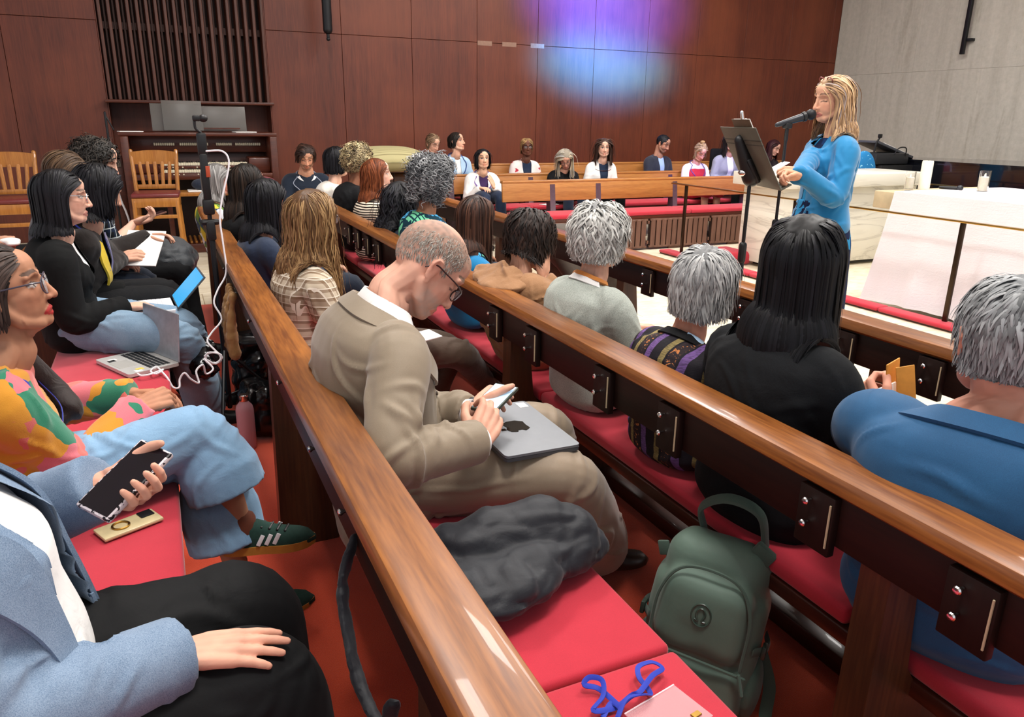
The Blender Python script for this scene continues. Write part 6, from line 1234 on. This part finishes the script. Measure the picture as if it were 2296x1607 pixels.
# woman in black blazer
hd = P(140, 442, X=-.385); p = Person('woman with straight black bob and black blazer typing on a laptop', hd, hipat(ROW0-.02, hd[1]+.06), 4, 4, 3, 0, .98, False, 'd8aa94', 0)
p.hand(-1, P(282, 688, Z=.655), A(.95, .25, -.05), A(0, -.1, 1), 'type'); p.hand(1, P(282, 655, Z=.65), A(.95, .1, -.1), A(0, .1, 1), 'type'); p.leg(-1, P(415, 755, Z=.555), A(.09, hd[1]-.02, .1)); p.leg(1, P(415, 722, Z=.555), A(.10, hd[1]+.25, .1))
p.body(lips=lin('b3786e')); p.top(cloth('black_blazer', '08090a', .9, 600, .3, .0, wr=.15), 'blazer', .022, seed=34, fat=1.15, wristr=.040, t0=-.32, opening=[(.1, .0, 0), (.35, .02, 0), (.9, .05, 0), (1.1, .05, 0)], vox=.0085); p.top(WHITEC, 'blouse', .008, 0, -.1, amp=.002, t1=1.0)
p.trousers(cloth('worn_jeans', '5a7892', .85, 800, .12, c2='8aa2b6', wr=.3), 'jeans', .012, .085, .005, vox=.009); p.shoes(BLACKS, BLACKS); p.hair(BLK, 2550, .30, 16, 0.0043, (.01, .075, -.06), .016, cut=-.135, seed=34, mat=HAIRG, capcol='0b0b0d', jit=.03, lenvar=.1, back=.4); p.glasses(CHROME, .019)
# black bob with yellow scarf
q = P(318, 556, Z=.80); nz_ = nrm(A(-.15, -.55, .82)); nx_ = nrm(A(.86, -.3, .0)-nz_*(nz_@A(.86, -.3, 0))); Rn = np.column_stack([nx_, np.cross(nz_, nx_), nz_])
hd = P(222, 428, Y=4.15); p = Person('person with short black bob, dark jacket and yellow scarf, writing in a notebook', hd, hipat(ROW0-.02, 4.2), 0, 22, 22, 0, .98, False, 'c99a82', 1)
p.hand(-1, q+Rn@A(-.075, -.115, .035), Rn@A(.85, .45, -.1), Rn@A(.0, -.2, 1), 'type'); p.hand(1, q+Rn@A(.0, .12, -.03), A(.8, -.3, .1), A(0, .3, 1), 'relaxed'); p.body(eyes='closed'); p.top(cloth('dark_brown_coat', '1a1412', .9, wr=.3), 'jacket', .022, seed=35, fat=1.1, opening=[(.0, .03, 0), (.9, .05, 0), (1.1, .05, 0)])
p.top(NAVY, 'shirt', .008, 0, -.1, amp=.002, t1=1.0); p.trousers(BLACKC); p.shoes(BLACKS); p.hair(BLK, 1700, .19, 12, 0.0047, (0, .05, -.05), .024, cut=-.125, seed=35, mat=HAIRG, capcol='0c0d0f', jit=.05, inflate=.004)
p.strip('scarf', [(300, .99), (318, .80), (330, .55), (338, .25)], [(322, .97), (338, .78), (348, .52), (352, .25)], cloth('yellow_scarf', 'd8b82e', .7, wr=.4), .034, .010); p.strip('shirt_front', [(8, .96), (6, .75), (4, .5)], [(40, .99), (24, .75), (14, .5)], cloth('lilac_shirt', '9d9ac2', .8), .030, .006); p.lanyard(BLUEL, .4, .03)
nb = thing('notebook', 'white notebook page written on with a black pen', 'notebook', q); put('page', box(q, (.20, .27, .008), .002, Rn), PAPER, nb); put('pen', tube([q+Rn@A(-.05, .02, .010), q+Rn@A(.02, .09, .012)], .004, 6), BLACKP, nb)
# curly-haired person in dark check
hd = P(218, 362, Y=4.95); p = Person('person with dark curly hair and dark checked shirt looking down', hd, hipat(ROW0+.03, 5.0), 0, -14, 18, 0, 1.05, True, 'd0a590', 1)
p.hand(-1, P(300, 500, Z=.86), A(.85, .0, .25), A(-.2, .2, -1), 'cup', A(-.2, -.5, -.9)); p.body(eyes='closed', bare_arms=True); p.top(DKPLAID, 'shirt', .016, .55, seed=36, fat=1.15); p.trousers(BLACKC); p.shoes(BLACKS); p.hair(['141211', '26211d', '3a332d'], 1700, .11, 11, 0.0036, (0, .03, -.03), .018, curl=(.009, 24), seed=36, jit=.25, bump=.006, capcol='171413', grav=.4, mask=lambda q: q[:, 0] < .07)
q = P(345, 482, Z=.90); ph = thing('phone', 'dark phone resting on the open palm of the curly-haired person', 'phone', q); put('case', box(q, (.14, .07, .010), .003, Rz(RAD(20))@Ry(RAD(-14))), plain('rose_case', '6a4438', .4), ph); put('screen', box(q+A(0, 0, .006), (.13, .062, .001), 0, Rz(RAD(20))@Ry(RAD(-14))), plain('dark_screen', '0b0d16', .08, 0, .7), ph)
hd = P(152, 392, Y=4.55); p = Person('person with brown hair half hidden behind the black bob', hd, hipat(ROW0-.12, 4.62), 0, 6, 20, 0, .93, False, 'd6a58f', 1)
p.body(eyes='closed'); p.top(NAVY, 'top', .014, seed=37); p.trousers(NAVY); p.shoes(BLACKS); p.hair(['3a2c22', '54402f', '6c553f'], 1190, .20, 11, 0.0043, (0, .02, -.05), .012, back=1.2, seed=37, jit=.08)
GREYBAG = cloth('grey_nylon_bag', '34383c', .5, 800, .2, wr=.5); heap('shoulder_bag', [ellip((.02, 5.05, .66), (.15, .20, .13)), bx(-.05, .14, 4.86, 5.2, .52, .70, .05, 3)], .012, GREYBAG, 'dark grey bag on the knees beside the white notebook', 'bag', .014, 8, 12, 3)
p = Person('person beyond the left edge, only hand with white tissue showing', P(-60, 410, Y=5.6), A(-1.02, 5.65, .57), 0, 0, 10, 0, 1.0, False, 'c99a82', 1); p.hand(-1, P(-12, 545, Y=5.4), A(.9, .1, 0), A(0, 0, 1), 'fist'); p.hand(1, P(-8, 535, Y=5.6), A(.9, .1, 0), A(0, 0, 1), 'fist'); p.body(); p.top(NAVY, 'top', .014, seed=38); p.trousers(BLACKC); p.shoes(BLACKS); p.hair(DBR, 400, .15, 8, .006, seed=38)
solo('tissue', remesh([ellip(P(22, 540, Y=5.4), (.06, .04, .02)), ellip(P(30, 546, Y=5.38), (.04, .04, .015))], .007, 2), PAPER, 'white tissue in a hand at the left edge', 'tissue')
# ---- the speaker ----------------------------------------------------------------------------
hd = P(1866, 222, X=3.30); S2 = A(hd[0]-fs[0]*.02, hd[1]-fs[1]*.02, .98)
p = Person('speaker in bright blue jacket and patterned dress reading at the microphone', hd, S2, 160, 170, 8, -3, .99, False, 'd6a386', 0, stand=True, slouch=.01)
p.hand(1, P(1797, 388, X=2.98), A(-.93, .30, .02), A(-.1, -.75, .6), 'grip', A(.8, -.25, -.8)); p.hand(-1, P(1788, 396, X=2.95), A(-.9, .1, .1), A(.1, .6, .75), 'grip', A(.6, .5, -.8))
p.body(lips=lin('a85f58'), brow=lin('4a3426'), eyes='closed'); p.top(CYAN, 'jacket', .016, 1.0, -.10, opening=[(-.2, .06, 0), (.15, .03, 0), (.4, .012, 0), (.6, .03, 0), (.85, .05, 0), (1.1, .055, 0)], amp=.0045, fat=1.05, wristr=.036, seed=41, vox=.008, t1=.99); p.top(DRESSP, 'bodice', .011, 0, -.12, amp=.001, t1=.97); p.skirt(DRESSP, 'skirt', .58, .12, .003); p.shoes(BLACKS)
p.hair(['8a6a4c', 'b08d68', 'd0b08a', 'c9a47c', '6a4e3a', 'b8a8a4'], 2210, .34, 16, 0.0042, (.0, .03, -.06), .014, back=.9, curl=(.004, 5), seed=41, mat=HAIRG, jit=.08, cut=-.20, capcol='8f7052'); put('sunglasses', cat(*[tube([p.H(.045+.02*math.sin(a)*.3, k_*.034+.022*math.cos(a), .112+.016*math.sin(a)-.01) for a in np.linspace(0, 2*PI, 18)], .003, 6, round_ends=False) for k_ in (1, -1)]+[tube(bez([p.H(.03, k_*.06, .10), p.H(-.02, k_*.08, .075), p.H(-.05, k_*.082, .05)], 5), .003, 6) for k_ in (1, -1)]), plain('red_sunglasses', '7a3a38', .3), p.root)
for k_ in (1, -1): put('earring', tube([p.H(-.004, k_*.086, -.04), p.H(-.004, k_*.088, -.062)], .004, 6), BRASS, p.root)
q = P(1740, 376, X=2.93); solo('reading_card', box(q, (.12, .09, .003), .001, Rz(SYAW)@Ry(RAD(30))), PAPER, 'pale card held in the speaker\'s hand over the music stand', 'paper')
# ---- far pews -------------------------------------------------------------------------------
def far(label, px, py, Y, top, tname, hair, hkw, hyaw=-105, pitch=5, roll=0, male=False, skin='d6a58c', yaw=-95, sc=1.0, inner=None, op=.06, trous=None, eyes='open', bodykw={}, hipdz=0):
    hd = P(px, py, Y=Y); p = Person(label, hd, A(hd[0], Y+.10, .565+hipdz), yaw, hyaw, pitch, roll, sc, male, skin, 2, group='listeners in the far pews'); f_ = p
    return p, lambda: (p.body(eyes=eyes, **bodykw), p.top(top, tname, .016, seed=int(px), opening=[(-.1, op*.4, 0), (.5, op*.7, 0), (.95, op, 0), (1.1, op, 0)] if inner else None), inner and p.top(inner, 'shirt', .006, 0, -.1, amp=.001, t1=1.0), p.trousers(trous or BLACKC), p.shoes(BLACKS), p.hair(hair, **hkw))
H2 = dict(n=420, k=9, w=.008)
p, go = far('man in navy sweater with lanyard looking down, seated before the panelled wall', 686, 352, 8.28, NAVY, 'sweater', DBR, dict(H2, L=.13, part=(.02, .06, -.05), vol=.02, seed=51, cut=-.05), -95, 24, 0, True, 'c99478', -90, 1.04, eyes='closed', bodykw=dict(beard=lin('3a2a24'))); go(); p.strip('shirt_collar', [(300, .99), (330, .96), (350, .92)], [(300, 1.04), (325, 1.0), (345, .95)], WHITEC, .014, .006); p.strip('shirt_collar', [(60, .99), (30, .96), (10, .92)], [(60, 1.04), (35, 1.0), (15, .95)], WHITEC, .014, .006); p.lanyard(plain('pale_lanyard', '8a90a0', .6), .35, .022, None, .0045)
p, go = far('woman with swept-back light brown hair at the left end of the rear pew', 971, 322, 9.65, cloth('rust_knit', '6a4a3c', wr=.3), 'sweater', ['5a4334', '7a6048', '8c7258'], dict(H2, L=.10, back=1.5, vol=.010, seed=52, cut=-.06), -70, 22, 0, False, 'd9a890', -90, eyes='closed'); go()
p, go = far('woman with short dark hair in light blue shirt looking up to the right', 1024, 318, 9.5, LBLUE, 'shirt', BLK2, dict(H2, L=.11, vol=.012, seed=53, cut=-.07), -48, -10, 0, False, 'dba98f', -80, 1.06, WHITEC, .04, hipdz=.05); go(); p.lanyard(plain('blue_band', '2a4a86', .6), .36, .024, plain('badge_blue', '2f6ab0', .5), .008)
p, go = far('woman with black bob in white jacket touching her chin', 1083, 356, 8.72, WHITEC, 'jacket', BLK, dict(H2, L=.22, vol=.014, seed=54, cut=-.115, part=(.0, .08, -.05)), -100, -4, 0, False, 'dcae92', -90, .98, PURP, .06, DBLUE); p.hand(1, P(1108, 420, Y=8.50), A(-.35, .25, 1), A(.5, -.8, 0), 'flat', A(.5, -.3, -.9)); go(); p.lanyard(plain('violet_band', '6a4a9a', .6), .3, .024, None, .008)
p, go = far('woman with short blond hair and glasses in white jacket with red flowers', 1181, 330, 9.62, FLOWERW, 'jacket', ['8a6a42', 'b08c5e', '6a4e34'], dict(H2, L=.07, vol=.014, seed=55), -104, -2, 0, False, '6e4636', -92, 1.0, DBLUE, .07); go(); p.glasses(TORT, lens=LENSC)
p, go = far('woman with long grey-blond hair in black jacket bowing her head', 1268, 356, 8.75, BLACKC, 'jacket', ['6d6a66', '9a968e', 'b8ad98', 'a8916c'], dict(H2, L=.30, n=520, vol=.016, seed=56, cut=-.24, part=(.02, .08, -.05)), -115, 38, 8, False, 'd9a58c', -92, 1.0, None, .06, DENIMD, eyes='closed'); go(); p.glasses(TORT, lens=LENSC)
p, go = far('woman with long brown hair and fringe in white jacket over navy top', 1354, 331, 8.75, WHITEC, 'jacket', ['2c1c18', '44302a', '5a443a'], dict(H2, L=.32, n=520, vol=.018, seed=57, cut=-.22, curl=(.004, 6)), -112, 2, 0, False, 'dcae98', -92, 1.0, DBLUE, .07, BLACKC); go(); put('necklace', tube(bez([p.tp(a_, .93-.10*math.cos(RAD(a_))*1.0, .014) for a_ in (-50, -25, 0, 25, 50)], 5), .004, 6), CHROME, p.root)
p, go = far('man in dark suit with short black hair and beard reading', 1487, 322, 9.62, SUITD, 'suit_jacket', BLK, dict(H2, L=.035, k=5, w=.006, vol=.006, seed=58), -66, 24, 0, True, 'c08e72', -82, 1.05, LBLUE, .055, eyes='closed', bodykw=dict(beard=lin('1c1614'))); go()
p, go = far('woman with blond bun in sleeveless red dress over white shirt looking down', 1571, 340, 8.72, REDC, 'dress', ['7a6246', '9a8060', 'b0956c'], dict(H2, L=.10, back=1.6, vol=.006, seed=59), -100, 36, 0, False, 'dca58e', -92, .98, None, .06, None, eyes='closed')
p.body(eyes='closed', bare_legs=True); p.top(WHITEC, 'shirt', .010, 1.0, -.05, seed=60); p.top(REDC, 'dress', .020, 0, -.15, seed=61, t1=.90); p.skirt(REDC); p.shoes(BLACKS); p.hair(['7a6246', '9a8060', 'b0956c'], **dict(H2, L=.10, back=1.6, vol=.006, seed=59)); put('hair_bun', ellip(p.H(-.05, 0, .125), (.034, .036, .026)), plain('blond_bun', '9a7a4c', .6, bump=.6, bscale=80), p.root); p.lanyard(plain('violet_cord', '4a3a7a', .6), .35, .024, None, .006)
p, go = far('person in light grey blazer half hidden behind the music stand', 1640, 318, 8.75, GREYB, 'blazer', BLK2, dict(H2, L=.30, vol=.014, seed=62, cut=-.22), -112, 8, 0, False, 'c8967e', -92, 1.04, WHITEC, .06, BLACKC, hipdz=.05); go()
p, go = far('woman with dark red hair in dark top reading, right of the music stand', 1735, 331, 9.45, cloth('dark_plum', '221a24', wr=.3), 'top', ['2a1214', '401c1e', '3a1c2a'], dict(H2, L=.26, vol=.014, seed=63, cut=-.20), -72, 24, 0, False, 'd8a896', -85, 1.0, eyes='closed'); go()
q = P(1618, 345, Y=9.3); t = thing('black_chair', 'black upholstered chair back between red dress and grey blazer', 'chair', A(q[0], 9.3, 0)); put('backrest', bx(q[0]-.2, q[0]+.2, 9.28, 9.34, .62, 1.12, .05, 3), BLACKC, t); put('post', bx(q[0]-.03, q[0]+.03, 9.30, 9.33, 0, .65), BLACKM, t)
q = P(1268, 452, Y=8.45); solo('leaflet', box(A(P(1232, 464, Y=8.62)[0], 8.62, .468), (.22, .15, .004), .001, Rz(.2)), PAPER, 'white leaflet on the red cushion by the black-jacketed woman in the far pew', 'leaflet')
bpy.data.scenes.remove(_TS)
